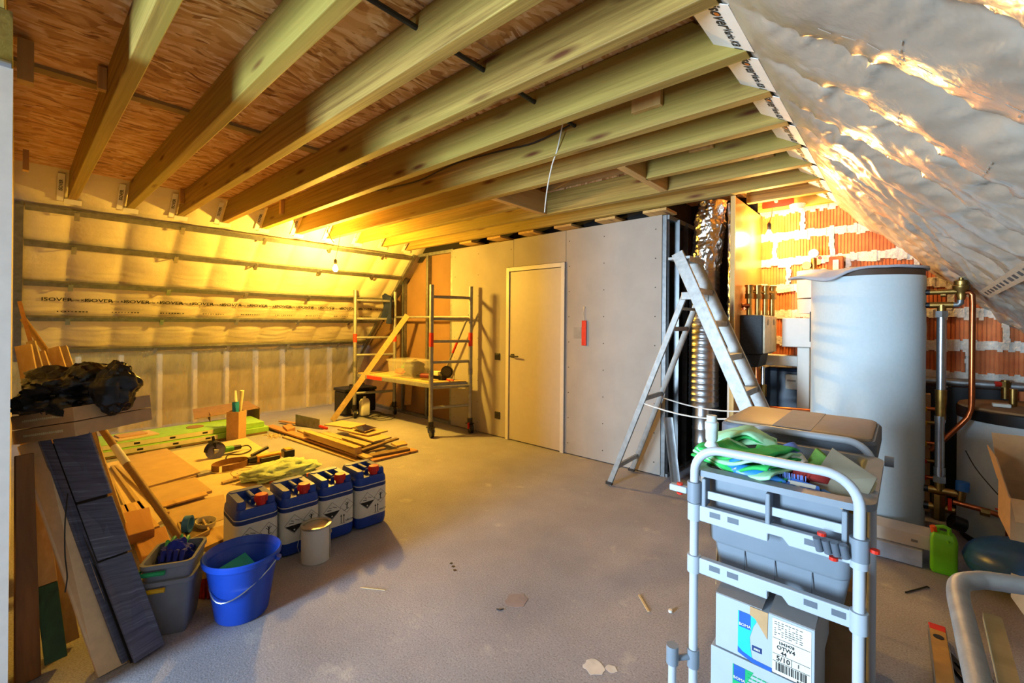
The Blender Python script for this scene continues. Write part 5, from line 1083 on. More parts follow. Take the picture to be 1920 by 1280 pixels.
for i, z in enumerate((.30, .42, .55, .70, .80)):
    g = MB(); g.cyl((.02, 4.44, z), (.20, 4.44, z), .014, n=10); mp = g.build('branch', MAT['brass'] if i % 2 else MAT['copper'], t, smooth=True); g = MB(); g.cyl((.10, 4.40, z), (.10, 4.43, z), .02, n=10); g.build('valve', MAT['red'] if i < 2 else MAT['yellow'], mp, smooth=True)
# ---- second, lower tank
t2 = thing('low_tank', (.62, 4.30, 0), 'squat white hot water tank with a dark lid band at the right', 'tank')
g = MB(); g.lathe([(.34, .04), (.355, .05), (.355, .80)], 60, (.62, 4.30, 0)); g.build('jacket', MAT['jacket'], t2, smooth=True)
g = MB(); g.lathe([(.30, 0), (.34, 0), (.345, .05)], 60, (.62, 4.30, 0)); g.build('foot_ring', MAT['black'], t2, smooth=True)
g = MB(); g.lathe([(.360, .80), (.362, .868), (.355, .874)], 60, (.62, 4.30, 0)); g.build('lid_band', MAT['black'], t2, smooth=True); g = MB(); g.lathe([(.355, .870), (.35, .886), (0, .888)], 60, (.62, 4.30, 0)); g.build('lid', MAT['carton_d'], t2, smooth=True)
g = MB(); g.cyl((.52, 4.30, .888), (.52, 4.30, 1.0), .020, n=12); g.build('outlet', MAT['brass'], t2, smooth=True); g = MB(); g.b2((.42, 4.18, .889), (.50, 4.24, .91)); g.build('sensor_plug', MAT['label'], t2, bevel=.004)
cable('tank_lead', [(.285, 3.99, .62), (.33, 3.98, .52), (.40, 3.93, .42), (.47, 3.935, .33), (.49, 3.93, .29)], .003, MAT['cable'], 'thin dark lead hanging across the squat tank')
# ---- expansion vessel, green jerrycan, white profiles
MAT['vblue'] = plain('vessel_blue', '24508c', .3, var=.08); MAT['lime'] = plain('lime_hdpe', '6cc018', .4, var=.05)
t = thing('expansion_vessel', (.556, 3.53, 0), 'blue domed expansion vessel lying on the floor at the right', 'vessel'); c = V((.556, 3.53, .135))
g = MB(); blobp = [(.312 * math.cos(q) ** .72 if q < PI / 2 - .01 else 0, .134 * sgn * math.sin(q) ** .9) for sgn, q in [(-1, PI / 2 * (1 - k / 9)) for k in range(9)] + [(1, PI / 2 * k / 9) for k in range(10)]]; g.lathe(blobp, 56, c, 1, .74); g.build('shell', MAT['vblue'], t, smooth=True, angle=60)
g = MB(); g.lathe([(.310, -.010), (.3155, -.005), (.3155, .005), (.310, .010)], 56, c, 1, .74); g.build('seam', MAT['vblue'], t, smooth=True); g = MB(); g.cyl(c + V((-.11, -.05, .115)), c + V((-.11, -.05, .124)), .008, n=10); g.build('valve_hole', MAT['black'], t)
t = thing('green_jerrycan', (.17, 3.53, 0), 'small lime green jerrycan beside the blue vessel', 'jerrycan'); c = V((.168, 3.53, .002))
g = MB(); g.rrect(.057, .045, .018, [(.008, 0), (0, .015), (0, .19), (.004, .205), (.014, .222)], c); b_ = g.build('body', MAT['lime'], t, smooth=True); g = MB(); g.tube([c + V((-.03, 0, .215)), c + V((-.026, 0, .25)), c + V((.0, 0, .258)), c + V((.022, 0, .25)), c + V((.024, 0, .215))], .011, 8); g.build('handle', MAT['lime'], t, smooth=True); g = MB(); g.cyl(c + V((-.038, 0, .215)), c + V((-.044, -.004, .25)), .016, n=12); g.build('cap', MAT['orange'], t, smooth=True); g = MB(); g.tube([c + V((.02, -.01, .23)), c + V((.03, -.025, .20)), c + V((.012, -.048, .19))], .008, 8); g.build('spout', MAT['lime'], t, smooth=True)
t = thing('grey_trunking', (-.2, 3.55, 0), 'long grey trunking profile on the floor before the tall tank', 'profile'); g = MB(); g.b2((-.40, 3.50, .002), (.08, 3.60, .098)); g.build('profile', plain('grey_profile', 'a8b0bc', .45), t, bevel=.004)
t = thing('white_trunking', (-.2, 3.6, .1), 'long white trunking profile resting on the grey one before the tall tank', 'profile'); g = MB(); g.b2((-.41, 3.53, .100), (.118, 3.70, .180)); o = g.build('profile', MAT['white'], t, bevel=.004); g = MB(); g.b2((.03, 3.5285, .13), (.06, 3.53, .145)); g.build('sticker', MAT['ink_grey'], t)
# ---- cartons at the right edge
t = thing('lower_carton', (.62, 2.9, 0), 'low brown carton with an open side flap at the right edge', 'carton'); g = MB(); g.b2((.43, 2.72, .002), (.80, 2.93, .36)); g.build('carton', MAT['carton'], t, bevel=.003)
g = MB(); g.slab(P4((.338, 2.80, .365), (.338, 2.80, .265), (.43, 2.775, .12), (.43, 2.775, .36)), .005); g.build('side_flap', MAT['carton'], t)
t = thing('added_support_carton', (.73, 3.1, 0), 'closed brown carton added out of view to hold up the open carton at the right edge', 'carton'); g = MB(); g.b2((.52, 2.95, .002), (.95, 3.30, .452)); g.build('carton', MAT['carton'], t, bevel=.003)  # carton added out of view as a prop for the open one
t = thing('open_box', (.55, 3.2, .454), 'open brown carton with raised flaps stacked at the right edge', 'carton')
for lo, hi in (((.352, 2.95, .456), (.356, 3.30, .64)), ((.70, 2.95, .456), (.704, 3.30, .64)), ((.356, 2.95, .456), (.70, 2.954, .64)), ((.356, 3.296, .456), (.70, 3.30, .64)), ((.356, 2.954, .456), (.70, 3.296, .460))):
    g = MB(); g.b2(lo, hi); g.build('wall_panel', MAT['carton'], t)
g = MB(); g.slab(P4((.352, 3.30, .64), (.352, 2.95, .64), (.315, 2.99, .80), (.315, 3.30, .80)), .004); g.build('flap', MAT['carton'], t)
g = MB(); g.slab(P4((.352, 3.30, .64), (.70, 3.30, .64), (.70, 3.33, .86), (.33, 3.33, .86)), .004); g.build('flap', MAT['carton'], t)
g = MB(); g.slab(P4((.352, 2.95, .64), (.70, 2.95, .64), (.72, 2.88, .56), (.36, 2.88, .56)), .004); g.build('flap', MAT['carton'], t)
# ================================================================== CLEANING TROLLEY AND FOREGROUND
MAT.update(ctube=plain('pale_tube', 'b4bcc6', .4, var=.02), cgrey=plain('trolley_grey', '7d8894', .45, var=.03), cgrey_d=plain('trolley_dark_grey', '5b6470', .5, var=.05), clight=plain('trolley_light', 'a9b4c0', .45, var=.02),
    gcloth=plain('green_microfibre', '2fb85c', .9, var=.15, bmp=.3, bscale=60), gcloth_l=plain('mint_microfibre', 'a8e0b4', .9, var=.1), bottleblue=plain('blue_bottle', '2f86d8', .35), cup=plain('periwinkle', '6f86c8', .6), olive=plain('olive_pad', '5f8438', .95, var=.15, bmp=.5), redpad=plain('red_pad', '8a2420', .9), sheet=plain('grey_sheet', '8f8a78', .35, var=.06), packblue=plain('pack_blue', '3c6cc0', .4), boxwhite=plain('white_carton', 'a6b0ba', .55, var=.02), boxgrey=plain('grey_flap', '8a8684', .8, var=.05), cyan=plain('print_cyan', '1cc0c0', .5), royal=plain('print_blue', '1c58b0', .5), pgreen=plain('print_green', '12a868', .5), taupe=plain('lid_warm_light_tint', '8d7c66', .5, var=.05))
XL, XR, YF, YR = -.485, -.083, 1.40, 1.97
ct = thing('cleaning_trolley', (-.28, 1.75, 0), 'grey tubular cleaning trolley loaded with supplies in the right foreground', 'trolley')
def hoop(y, ztop, r=.0128):
    rad = .075; P = [(XL, y, .12), (XL, y, .6), (XL, y, ztop - rad)]
    for k in range(1, 9): q = PI / 2 * k / 8; P.append((XL + rad - rad * math.cos(q), y, ztop - rad + rad * math.sin(q)))
    for k in range(0, 9): q = PI / 2 * k / 8; P.append((XR - rad + rad * math.sin(q), y, ztop - rad + rad * math.cos(q)))
    P += [(XR, y, .6), (XR, y, .12)]
    g = MB(); g.tube(P, r, 14); return g.build('hoop_tube', MAT['ctube'], ct, smooth=True)
hoop(YF, 1.022); hoop(YR, .992)
for x in (XL, XR):
    for y in (YF, YR):
        g = MB(); g.cyl((x - .016, y, .05), (x + .016, y, .05), .05, n=22); w_ = g.build('caster_wheel', MAT['cgrey_d'], ct, smooth=True); g = MB(); g.box((x, y, .10), (.05, .05, .04)); g.build('caster_fork', MAT['cgrey'], ct, bevel=.006)
    g = MB(); g.bar((x, YF, .16), (x, YR, .16), .03, .03); g.build('side_rail', MAT['cgrey'], ct, bevel=.005)
g = MB(); g.b2((XL + .01, YF + .02, .15), (XR - .01, YR + .50, .175)); g.build('base_plate', MAT['cgrey_d'], ct, bevel=.006)
# slotted cross bars on the front hoop
for z in (.825, .665):
    g = MB(); x0, x1 = XL + .012, XR - .012; y = YF - .006; dz = .022
    out = [(x0, z + dz), (x1, z + dz), (x1, z - dz), (x0 + .24, z - dz), (x0 + .225, z - dz * .2), (x0 + .19, z - dz * .2), (x0 + .19, z - dz * 1.25), (x0, z - dz * 1.1)]
    g.prism([(x, y, zz) for x, zz in out], (0, .022, 0)); bar_ = g.build('slotted_bar', MAT['clight'], ct, bevel=.003)
    for xs in (.035, .085, .275, .335): 
        g = MB(); g.b2((x0 + xs, y - .0008, z - .004), (x0 + xs + .030, y + .001, z + .012)); g.build('slot', MAT['cgrey_d'], bar_)
    for x in (XL, XR): g = MB(); g.cyl((x, YF, z - .026), (x, YF, z + .026), .0195, n=18); g.build('collar', MAT['clight'], ct, smooth=True)
# upper tub and hanging lower tub
def tub(name, x0, x1, y0, y1, z0, z1, mat, lip=.03, taper=.02):
    g = MB(); c = ((x0 + x1) / 2, (y0 + y1) / 2, 0); hx, hy = (x1 - x0) / 2, (y1 - y0) / 2
    g.rrect(hx, hy, .035, [(taper, z0), (taper * .6, z0 + .01), (0, z1 - .02), (-lip, z1 - .018), (-lip, z1), (0, z1 + .002), (.008, z1 - .01), (taper + .006, z0 + .012)], c); return g.build(name, mat, ct, smooth=True, angle=40)
tub('upper_tub', -.475, -.092, 1.445, 1.93, .72, .952, MAT['cgrey'], .04)
g = MB(); g.b2((XL + .03, YF + .008, .868), (XR - .03, YF + .016, .892)); g.build('front_strip', MAT['clight'], ct, bevel=.002)
for x in (XL + .028, -.285, XR - .03): g = MB(); g.b2((x - .006, YF - .004, .845), (x + .006, YF + .04, .93)); g.build('hook_rib', MAT['cgrey'], ct, bevel=.003)
g = MB(); g.rrect(.185, .10, .03, [(.035, .615), (.028, .63), (0, .79), (0, .80)], (-.28, 1.56, 0)); g.build('lower_tub', MAT['cgrey'], ct, smooth=True, angle=40)
for x in (-.36, -.28, -.19): g = MB(); g.b2((x - .001, 1.4655 + .006, .64), (x + .001, 1.4685, .79)); g.build('tub_groove', MAT['cgrey_d'], ct)
# rear lid and sack
g = MB(); g.rrect(.262, .235, .05, [(.012, .905), (0, .92), (0, .975), (.008, .985)], (-.335, 2.245, 0)); lidp = g.build('lid_frame', MAT['cgrey_d'], ct, smooth=True, angle=40)
g = MB(); g.rrect(.248, .22, .045, [(0, .985), (.002, .993), (.01, .997)], (-.335, 2.245, 0)); g.build('lid_top', MAT['taupe'], lidp, smooth=True, angle=40)  # grey lid top, the bulbs' warm light put into its taupe colour
g = MB(); g.b2((-.40, 2.03, .9965), (-.27, 2.46, .9985)); g.build('lid_tape', MAT['foam'], lidp)
g = MB(); g.rrect(.20, .20, .08, [(.05, .19), (.02, .22), (0, .5), (.01, .9)], (-.30, 2.24, 0)); g.build('black_sack', MAT['bag'], ct, smooth=True)
g = MB(); g.cyl((XR + .03, 2.02, .93), (XR + .055, 2.02, .93), .018, n=14); g.build('lid_knob', MAT['cgrey'], ct, smooth=True)
# clamps with red screws
def clamp(c, ax, n=1):
    k = thing('holder_clamp', c, None, None); return k
q = V((XL, YF, .885)); g = MB(); g.cyl(q - V((0, 0, .03)), q + V((0, 0, .03)), .021, n=16); cl = g.build('holder_clamp', MAT['cgrey'], ct, smooth=True)
g = MB(); g.b2((XL - .075, YF - .012, .873), (XL - .02, YF + .012, .893)); g.build('clamp_arm', MAT['clight'], cl, bevel=.004)
for z in (.868, .897): g = MB(); g.cyl((XL - .045, YF, z - .003), (XL - .045, YF, z + .003), .009, n=10); g.build('red_screw', MAT['red'], cl)
q = V((XR, YF, .845)); g = MB(); g.cyl(q - V((0, 0, .028)), q + V((0, 0, .028)), .021, n=16); cl = g.build('holder_clamp', MAT['cgrey'], ct, smooth=True)
for i in range(4): g = MB(); g.cyl((XR - .025 - .018 * i, YF - .02, .822), (XR - .031 - .018 * i, YF - .028, .856), .009, n=12); g.build('roller', MAT['cgrey_d'], cl, smooth=True)
for p in ((XR - .075, YF - .02, .866), (XR - .05, YF - .02, .812), (XR + .03, YF + .0, .85)): g = MB(); g.cyl(V(p) - V((0, 0, .004)), V(p) + V((0, 0, .004)), .010, n=10); g.build('red_screw', MAT['red'], cl)
# low side stub tube
g = MB(); g.cyl((XL - .045, YF - .05, .10), (XL - .045, YF - .05, .395), .012, n=14); g.build('stub_tube', MAT['ctube'], ct, smooth=True)
g = MB(); g.cyl((XL - .045, YF - .05, .36), (XL - .045, YF - .05, .415), .018, n=14); g.cyl((XL - .045, YF - .05, .375), (XL, YF, .375), .009, n=10); g.cyl((XL, YF, .345), (XL, YF, .40), .018, n=14); g.build('stub_coupling', MAT['cgrey'], ct, smooth=True)
# ---- things in the tub
def cloth(name, c, sx, sy, seed, mats, lab, rz=0, layers=4, h=.012):
    t = thing(name, c, lab, 'cloth', 'cloths in the trolley tub'); Mz = Matrix.Rotation(rz, 3, 'Z')
    for k in range(layers):
        def f(u, v, k=k): 
            x, y = (u - .5) * sx * (1 - .05 * k), (v - .5) * sy
            return V(c) + Mz @ V((x, y, h * k + .018 * math.sin(u * 5 + seed + k * .6) + .014 * nz(u * 3 + seed, v * 3, k) - .05 * max(0, abs(v - .5) - .35)))
        g = MB(); g.grid(f, 22, 16); g.build('fold', mats[k % len(mats)], t, smooth=True, angle=180, solid=.007)
    return t
GC = (MAT['gcloth'], MAT['gcloth_l'])
cloth('green_cloth_stack', (-.375, 1.55, .957), .27, .19, 1, GC, 'stack of green microfibre cloths at the left of the trolley tub', -.35, 5)
cloth('mint_cloth', (-.43, 1.74, .985), .20, .14, 4, (MAT['gcloth_l'], MAT['gcloth']), 'pale green cloth lying behind the stacked cloths in the trolley', .2, 3)
t = thing('rolled_cloth', (-.30, 1.62, .97), 'rolled green cloth with a pale inside in the middle of the trolley tub', 'cloth', 'cloths in the trolley tub')
for k in range(3):
    g = MB(); c = V((-.31, 1.61, .985)); r0 = .034 - .010 * k
    g.grid(lambda u, v: c + V((-.045 + .09 * u - .03 * math.sin(2 * PI * v) * 0, -.02 + r0 * math.cos(2 * PI * v * .92), r0 * .8 * math.sin(2 * PI * v * .92))), 6, 26); g.build('turn', GC[k % 2], t, smooth=True, angle=180, solid=.006)
t = thing('spray_bottle', (-.455, 1.50, .85), 'translucent white bottle with a lime green band at the trolley corner', 'bottle'); c = V((-.478, 1.535, .845))
g = MB(); g.lathe([(.028, 0), (.032, .01), (.032, .12), (.026, .15), (.014, .17), (.014, .175)], 22, c); g.build('body', MAT['clear'] if 0 else plain('milky_plastic', 'c8d0d2', .35), t, smooth=True)
g = MB(); g.lathe([(.0325, .098), (.0325, .122)], 22, c); g.build('label_band', MAT['lime'], t, smooth=True)
g = MB(); g.lathe([(.017, .172), (.019, .18), (.019, .205), (.021, .21), (.021, .232), (.016, .236), (.016, .255), (.0, .256)], 18, c); g.build('cap', bpy.data.materials['milky_plastic'], t, smooth=True)
t = thing('blue_bottle', (-.36, 1.46, .9), 'blue plastic dosing bottle lying at the front of the trolley tub', 'bottle'); g = MB(); g.tube([(-.395, 1.472, .952), (-.38, 1.472, .953), (-.33, 1.472, .952), (-.28, 1.472, .948), (-.255, 1.474, .945)], [.014, .026, .026, .016, .008], 16); g.build('body', MAT['bottleblue'], t, smooth=True); g = MB(); g.cyl((-.40, 1.474, .956), (-.385, 1.49, .985), .018, n=14); g.build('neck', MAT['bottleblue'], t, smooth=True)
t = thing('scrub_pad', (-.29, 1.50, .94), 'clear bristled scrub strip behind the blue bottle', 'brush'); g = MB(); random.seed(6)
for i in range(26): g.cyl((-.31 + .004 * i, 1.492, .945), (-.31 + .004 * i + random.uniform(-.003, .003), 1.485, .975), .0012, n=4)
o = g.build('bristles', MAT['cup'], t); o['kind'] = 'stuff'
t = thing('tape_cup', (-.25, 1.66, .95), 'pale cup with a periwinkle rim lying among the cloths', 'cup'); c, d = V((-.245, 1.60, .965)), V((-.55, .25, .6)).normalized(); g = MB(); g.cyl(c, c + d * .06, .034, .036, 22); g.build('cup_body', MAT['label'], t, smooth=True); g = MB(); g.cyl(c + d * .03, c + d * .065, .0372, .0378, 22, caps=True); g.build('rim_band', MAT['cup'], t, smooth=True)
t = thing('olive_pad', (-.20, 1.62, .95), 'olive green scouring pad standing in the trolley tub', 'pad'); g = MB(); g.prism([(-.25, 1.60, .925), (-.155, 1.60, .93), (-.17, 1.63, 1.0), (-.205, 1.64, 1.025), (-.225, 1.63, .985)], (.0, .03, -.004)); g.build('pad', MAT['olive'], t, bevel=.006)
t = thing('red_pad', (-.20, 1.55, .94), 'round dark red floor pad half buried in the trolley tub', 'pad'); g = MB(); g.cyl((-.205, 1.545, .935), (-.205, 1.56, .955), .055, n=26); g.build('pad', MAT['redpad'], t, smooth=True, angle=30)
t = thing('grey_folder', (-.12, 1.55, .95), 'worn grey plastic folder propped at the right of the trolley tub', 'folder'); g = MB(); g.slab(P4((-.205, 1.52, .945), (-.085, 1.47, .915), (-.055, 1.56, .985), (-.165, 1.66, 1.025)), .006); g.build('cover', MAT['sheet'], t, bevel=.002); g = MB(); g.slab(P4((-.085, 1.472, .905), (-.055, 1.562, .975), (-.06, 1.565, .955), (-.09, 1.475, .885)), .004); g.build('page_edge', MAT['paperedge'], t)
t = thing('scrub_packet', (-.21, 1.47, .93), 'blue and white printed packet lettered scrub at the front of the tub', 'packet')
pk = P4((-.285, 1.452, .945), (-.165, 1.440, .940), (-.185, 1.462, .962), (-.265, 1.475, .968)); pk = P4((-.27, 1.428, .938), (-.165, 1.428, .938), (-.175, 1.475, .958), (-.24, 1.490, .962)); g = MB(); g.slab(pk, -.012); g.build('packet', MAT['packblue'], t, bevel=.002)
nrm = (pk[1] - pk[0]).cross(pk[3] - pk[0]).normalized(); ydir = nrm.cross(pk[1] - pk[0]).normalized(); cc = sum(pk, V()) / 4 + nrm * .0012
lettering('SCRUB', .018, cc + V((.012, 0, 0)) - ydir * .016, pk[1] - pk[0], ydir, MAT['label'], t)
g = MB(); xd = (pk[1] - pk[0]).normalized(); g.bar(cc + ydir * .013 - xd * .03, cc + ydir * .013 + xd * .03, .016, .0006, nrm); g.bar(cc - xd * .036 + ydir * .02, cc + xd * .0 - ydir * .004, .005, .0006, nrm); g.build('white_print', MAT['label'], t)
t = thing('green_brush', (-.13, 1.46, .93), 'slim green brush handle lying at the right of the trolley tub', 'brush'); g = MB(); g.tube([(-.155, 1.485, .935), (-.12, 1.468, .93), (-.09, 1.458, .922)], .006, 8); g.build('handle', MAT['green'], t, smooth=True); g = MB(); g.bar((-.155, 1.487, .936), (-.172, 1.494, .94), .016, .01); g.build('tip', MAT['bottleblue'], t)
t = thing('pencil', (-.13, 1.44, .925), 'wooden pencil lying at the front right of the trolley tub', 'pencil'); g = MB(); g.cyl((-.155, 1.452, .93), (-.09, 1.435, .918), .004, n=6); g.build('shaft', MAT['tool_y'], t)
for i, (x, y, m, lab) in enumerate(((-.555, 2.10, 'brightblue', 'blue spray can standing behind the trolley by the ladder foot'), (-.52, 2.14, 'red', 'red spray can standing beside the blue spray can'))):
    t = thing('spray_can', (x - .05, y + .4, .0), lab, 'spray can', 'spray cans'); c = V((x - .06, y + .42, .0)); g = MB(); g.lathe([(.03, 0.0), (.03, .78), (.024, .80), (.012, .81)] if 0 else [(.028, .70), (.028, .86), (.02, .875), (.012, .88)], 18, c); g.build('can', MAT[m], t, smooth=True); g = MB(); g.lathe([(.013, .88), (.013, .905), (0, .906)], 12, c); g.build('nozzle', MAT['black'], t, smooth=True)
ws = thing('added_stand', (-.60, 2.55, 0), 'narrow dark stand added to hold up the spray cans behind the trolley', 'stand'); g = MB(); g.b2((-.70, 2.46, .67), (-.53, 2.62, .698)); g.build('top', MAT['cgrey_d'], ws, bevel=.004)  # stand added to carry the spray cans, their real support is hidden
for x in (-.685, -.545):
    for y in (2.475, 2.605): g = MB(); g.cyl((x, y, 0), (x, y, .67), .010, n=8); g.build('leg', MAT['cgrey_d'], ws)
# ---- white cartons on the trolley base
def carton(name, x0, x1, y0, y1, z0, z1, lab): 
    t = thing(name, ((x0 + x1) / 2, (y0 + y1) / 2, z0), lab, 'carton', 'white cartons on the trolley'); g = MB(); g.b2((x0, y0, z0), (x1, y1, z1)); g.build('carton', MAT['boxwhite'], t, bevel=.002); return t
x0, x1, yb = -.432, -.178, 1.44
bxs = (('upper', .415, .575), ('lower', .178, .412))
for nm, z0, z1 in bxs:
    t = carton('white_carton', x0 - (0 if nm == 'upper' else .012), x1 - (0 if nm == 'upper' else .01), yb - (0 if nm == 'upper' else .004), yb + .30, z0, z1, f'{nm} white printed carton on the trolley base')
    y = yb - .0012 - (0 if nm == 'upper' else .004); W = x1 - x0; Hh = z1 - z0
    P = lambda u, v: V((x0 + u * W, y, z1 - v * .19))
    c1 = MAT['cyan'] if nm == 'upper' else MAT['pgreen']
    du_ = 0 if nm == 'upper' else -.05
    sh = lambda pts, mat, n='print', k=0: (lambda g: g.prism([P(u + du_, v) - V((0, .0003 * k, 0)) for u, v in pts], (0, .001, 0)) and g.build(n, mat, t))(MB())
    sh([(.25, .13), (.47, .13), (.41, .30), (.375, .48), (.385, .66), (.40, .78), (.30, .74), (.25, .69)], c1, 'logo_field')
    sh([(.262, .13), (.385, .13), (.385, .37), (.262, .37)], MAT['royal'], 'logo_square', 1)
    lettering('BOMA', .0115, P(.3235 + du_, .325) - V((0, .001, 0)), (1, 0, 0), (0, 0, 1), MAT['label'], t)
    if nm == 'upper':
        sh([(.25, .69), (.30, .74), (.42, .79), (.60, .80), (.60, .86), (.40, .85), (.25, .78)], MAT['royal'], 'logo_wave', 1)
        sh([(.40, .58), (.50, .58), (.50, .66), (.40, .66)], plain('print_navy', '16306a', .5), 'name_plate', 1)
        [(lambda g: g.b2(P(.42 + .013 * k_, .605) - V((0, .0013, 0)), P(.429 + .013 * k_, .635) - V((0, .0005, 0))) and g.build('plate_print', MAT['label'], t))(MB()) for k_ in range(5)]
        sh([(.375, 0), (.56, 0), (.555, .40), (.43, .16), (.375, .13)], MAT['carton'], 'packing_tape', 2)
        sh([(.605, .03), (.97, .03), (.97, .84), (.605, .84)], MAT['label'], 'address_label', 1)
        for s, sz, u, v in (('1043478', .011, .74, .37), ('OTW4', .015, .735, .44), ('44', .014, .715, .51), ('5/10', .019, .71, .605), ('1', .014, .855, .60), ('BOMA', .011, .90, .83)):
            lettering(s, sz, P(u, v) - V((0, .0013, 0)), (1, 0, 0), (0, 0, 1), MAT['ink'], t)
        g = MB(); random.seed(12)
        for i in range(7):
            for j in range(8):
                if random.random() < .75: g.b2(P(.625 + j * .034, .07 + i * .032) - V((0, .0012, 0)), P(.625 + j * .034 + .012 + .018 * random.random(), .078 + i * .032) - V((0, .0006, 0)))
        for v in (.315, .545, .655): g.b2(P(.61, v) - V((0, .0012, 0)), P(.96, v + .005) - V((0, .0006, 0)))
        g.b2(P(.79, .55) - V((0, .0012, 0)), P(.794, .65) - V((0, .0006, 0)))
        o = g.build('fine_print', MAT['ink'], t); o['kind'] = 'stuff'
        g = MB(); u = .64
        while u < .93:
            wd = random.choice((.004, .006, .010, .014)); g.b2(P(u, .67) - V((0, .0012, 0)), P(u + wd, .79) - V((0, .0006, 0))); u += wd + random.choice((.004, .006, .009))
        o = g.build('barcode', MAT['ink'], t); o['kind'] = 'stuff'
        for a_, b_, z_ in ((x0, x0 + W * .50, .0), (x0 + W * .57, x1, .0)):
            g = MB(); g.slab(P4((a_, yb, z1 + .001), (b_, yb, z1 + .001), (b_, yb + .14, z1 + .02), (a_, yb + .14, z1 + .02)), .003); g.build('top_flap', MAT['boxgrey'], t)
    else:
        g = MB(); random.seed(13)
        for i in range(3):
            for j in range(9): g.b2(P(.36 + j * .05, .17 + i * .06) - V((0, .0012, 0)), P(.36 + j * .05 + .04, .185 + i * .06) - V((0, .0006, 0)))
        o = g.build('fine_print', MAT['pgreen'], t); o['kind'] = 'stuff'
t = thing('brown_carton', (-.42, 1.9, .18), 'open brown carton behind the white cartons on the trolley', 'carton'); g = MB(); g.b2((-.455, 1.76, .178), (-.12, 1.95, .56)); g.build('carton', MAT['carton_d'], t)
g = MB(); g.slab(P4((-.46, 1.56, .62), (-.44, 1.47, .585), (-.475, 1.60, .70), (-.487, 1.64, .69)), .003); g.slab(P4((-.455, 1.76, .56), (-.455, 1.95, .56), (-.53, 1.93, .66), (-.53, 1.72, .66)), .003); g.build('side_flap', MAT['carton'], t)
# ---- tube frame, lath, level and bars in the lower right corner
t = thing('tube_frame', (.2, .9, 0), 'bent aluminium tube frame of a folded hand truck in the lower right corner', 'hand truck'); z = .90
A = V((.098, 1.235, z)); P = [V((.10, .25, .0)), V((.10, .42, .45)), V((.098, .62, .83)), V((.095, .72, .858)), V((.085, .90, .872)), V((.079, 1.10, .886)), V((.077, 1.19, .892)), V((.083, 1.235, .897)), V((.105, 1.262, .90)), V((.14, 1.282, .902)), V((.30, 1.335, .905)), V((.62, 1.40, .905)), V((.66, 1.38, .90)), V((.67, 1.3, .89)), V((.68, .7, .85)), V((.68, .42, .45)), V((.68, .25, 0))]  # tube ends run down to the floor as added legs, out of view
P = [P[0]] + [p for i in range(len(P) - 1) for p in [.5 * ((2 * P[i]) + (P[i + 1] - P[max(i - 1, 0)]) * t_ + (2 * P[max(i - 1, 0)] - 5 * P[i] + 4 * P[i + 1] - P[min(i + 2, len(P) - 1)]) * t_ ** 2 + (3 * P[i] - P[max(i - 1, 0)] - 3 * P[i + 1] + P[min(i + 2, len(P) - 1)]) * t_ ** 3) for t_ in (.2, .4, .6, .8, 1.0)]]
g = MB(); g.tube(P, .0165, 16); g.build('loop_tube', MAT['alu'], t, smooth=True)
g = MB(); g.cyl((.10, .60, .78), (.68, .66, .78), .014, n=14); g.build('cross_tube', MAT['alu'], t, smooth=True); g = MB(); g.cyl((.15, 1.05, .80), (.66, 1.12, .80), .0135, n=14); g.build('cross_tube', MAT['alu'], t, smooth=True)
g = MB(); g.box((.074, .90, .83), (.03, .06, .05)); g.build('bracket', MAT['galv'], t, bevel=.004); g = MB(); g.bar((.0715, 1.16, .885), (.078, 1.0, .88), .004, .02); g.build('sticker', MAT['ink_grey'], t)
t = thing('thin_lath', (.13, 1.0, .85), 'pale thin lath strapped along the aluminium tube frame', 'board'); g = MB(); g.bar((.121, 1.19, .868), (.118, .62, .838), .024, .014); g.build('board', MAT['lath'], t)
t = thing('spirit_level', (.11, 2.6, 0), 'yellow spirit level with a red end lying on the floor at lower right', 'spirit level'); p, q = V((.112, 2.78, .03)), V((.135, 1.55, .03)); d = (q - p).normalized()
g = MB(); g.bar(p + d * .05, q, .055, .05); lv = g.build('body', plain('level_yellow', 'b98f48', .5), t, bevel=.003); g = MB(); g.bar(p, p + d * .052, .057, .052); g.build('end_cap', MAT['red'], t, bevel=.004); g = MB(); c = p + d * .11 + V((0, 0, .0255)); g.cyl(c, c + V((0, 0, .0012)), .018, n=18); g.build('hang_hole', MAT['dark'], lv)
for s in (-1, 1): g = MB(); sd = V((-d.y, d.x, 0)); g.bar(p + d * .03 + sd * .0285 * s, q + sd * .0285 * s, .003, .052); g.build('edge_rail', MAT['galv_d'], lv)
for i, dx in enumerate((0, .05)):
    t = thing('bent_bar', (.22 + dx, 2.3, 0), ['nearer', 'farther'][1 - i] + ' dark bent steel bar lying beside the spirit level', 'bar', 'bent steel bars'); pts = [atz(1772 + 12 * i, 1222 + 22 * i, .012), atz(1808 + 8 * i, 1262 + 18 * i, .012), atz(1860, 1275 + 20 * i, .012)]; g = MB()
    for a_, b_ in zip(pts, pts[1:]): g.bar(a_, b_, .03, .02)
    g.build('bar', MAT['dark'], t, bevel=.002)
t = thing('red_case', (.42, 1.05, .6), 'red edged tool under the tube frame at the right edge', 'tool'); g = MB(); g.b2((.26, 1.14, .66), (.40, 1.22, .70)); g.build('case', plain('crimson', 'b01838', .45), t, bevel=.005); g = MB(); g.b2((.30, 1.10, .0), (.33, 1.13, .66)); g.build('support', MAT['galv'], t)
t = thing('hex_key', atz(1720, 1105, 0), 'small black hex key lying on the bare floor before the green jerrycan', 'hex key'); g = MB(); g.tube([atz(1698, 1110, .005), atz(1732, 1101, .005), atz(1738, 1099, .005), atz(1742, 1101, .005)], .004, 6); g.build('bar', MAT['black'], t)
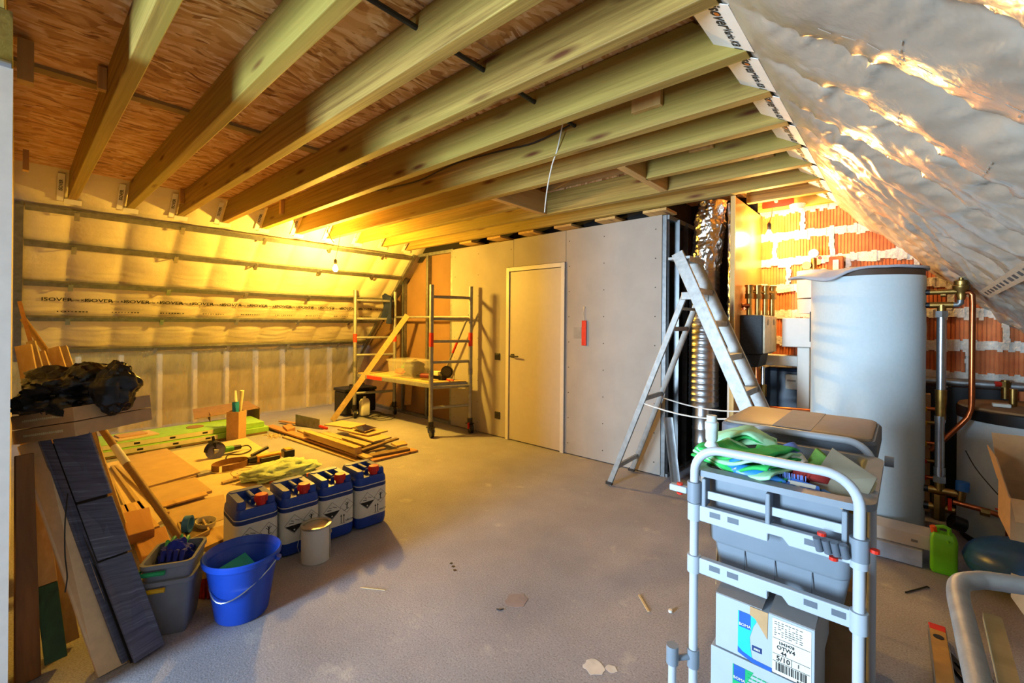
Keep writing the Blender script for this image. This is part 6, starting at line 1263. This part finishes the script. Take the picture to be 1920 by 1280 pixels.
# ---- marks and litter on the floor
MAT['splash'] = plain('dried_plaster', 'cfcac4', .9); MAT['stain'] = plain('brown_stain', '8c8080', .8); 
def puddle(name, px, py, rx, ry, seed, mat, lab, cat):
    c = atz(px, py, 0); g = MB(); n = 26; pts = [c + V((rx * math.cos(2 * PI * i / n) * (1 + .35 * nz(math.cos(2 * PI * i / n) * 1.6 + seed, math.sin(2 * PI * i / n) * 1.6)), ry * math.sin(2 * PI * i / n) * (1 + .35 * nz(math.cos(2 * PI * i / n) * 1.6, seed + math.sin(2 * PI * i / n))), .0006)) for i in range(n)]
    g.prism(pts, (0, 0, .0008)); t = thing(name, c, lab, cat); g.build('film', mat, t)
puddle('plaster_splash', 1113, 1250, .045, .04, 1, MAT['splash'], 'larger dried white splash on the floor near the trolley', 'splash')
puddle('plaster_splash', 1146, 1254, .022, .02, 4, MAT['splash'], 'smaller dried white splash right of the larger one', 'splash')
puddle('floor_stain', 968, 1126, .05, .06, 7, MAT['stain'], 'faint brown stain in the middle of the floor', 'stain')
for i, (px, py) in enumerate(((846, 1056), (850, 1062), (853, 1069))): puddle('dark_spot', px, py, .010, .009, 3 + i, MAT['dark'], ['topmost', 'middle', 'lowest'][i] + ' of three dark spots in the middle of the floor', 'spot')
t = thing('wood_sliver', atz(1208, 1130, 0), 'pale wood sliver lying on the floor left of the trolley', 'sliver'); g = MB(); g.bar(atz(1198, 1115, .003), atz(1216, 1146, .003), .010, .004); g.build('sliver', MAT['chip'], t)
t = thing('wood_shaving', atz(700, 1104, 0), 'long thin pale shaving on the floor right of the bucket', 'shaving'); g = MB(); g.bar(atz(676, 1101, .002), atz(722, 1106, .002), .005, .003); g.build('shaving', MAT['chip'], t)
t = thing('bent_nail', atz(938, 1142, 0), 'bent dark nail on the floor beside the brown stain', 'nail'); g = MB(); g.tube([atz(931, 1141, .003), atz(938, 1143, .003), atz(944, 1141, .003)], .0025, 6); g.build('nail', MAT['dark'], t)
t = thing('bottle_cap', atz(1257, 1147, 0), 'small pale cap on the floor left of the trolley', 'cap'); c = atz(1257, 1147, .001); g = MB(); g.cyl(c, c + V((0, 0, .012)), .010, .009, 14); g.build('cap', MAT['label'], t)
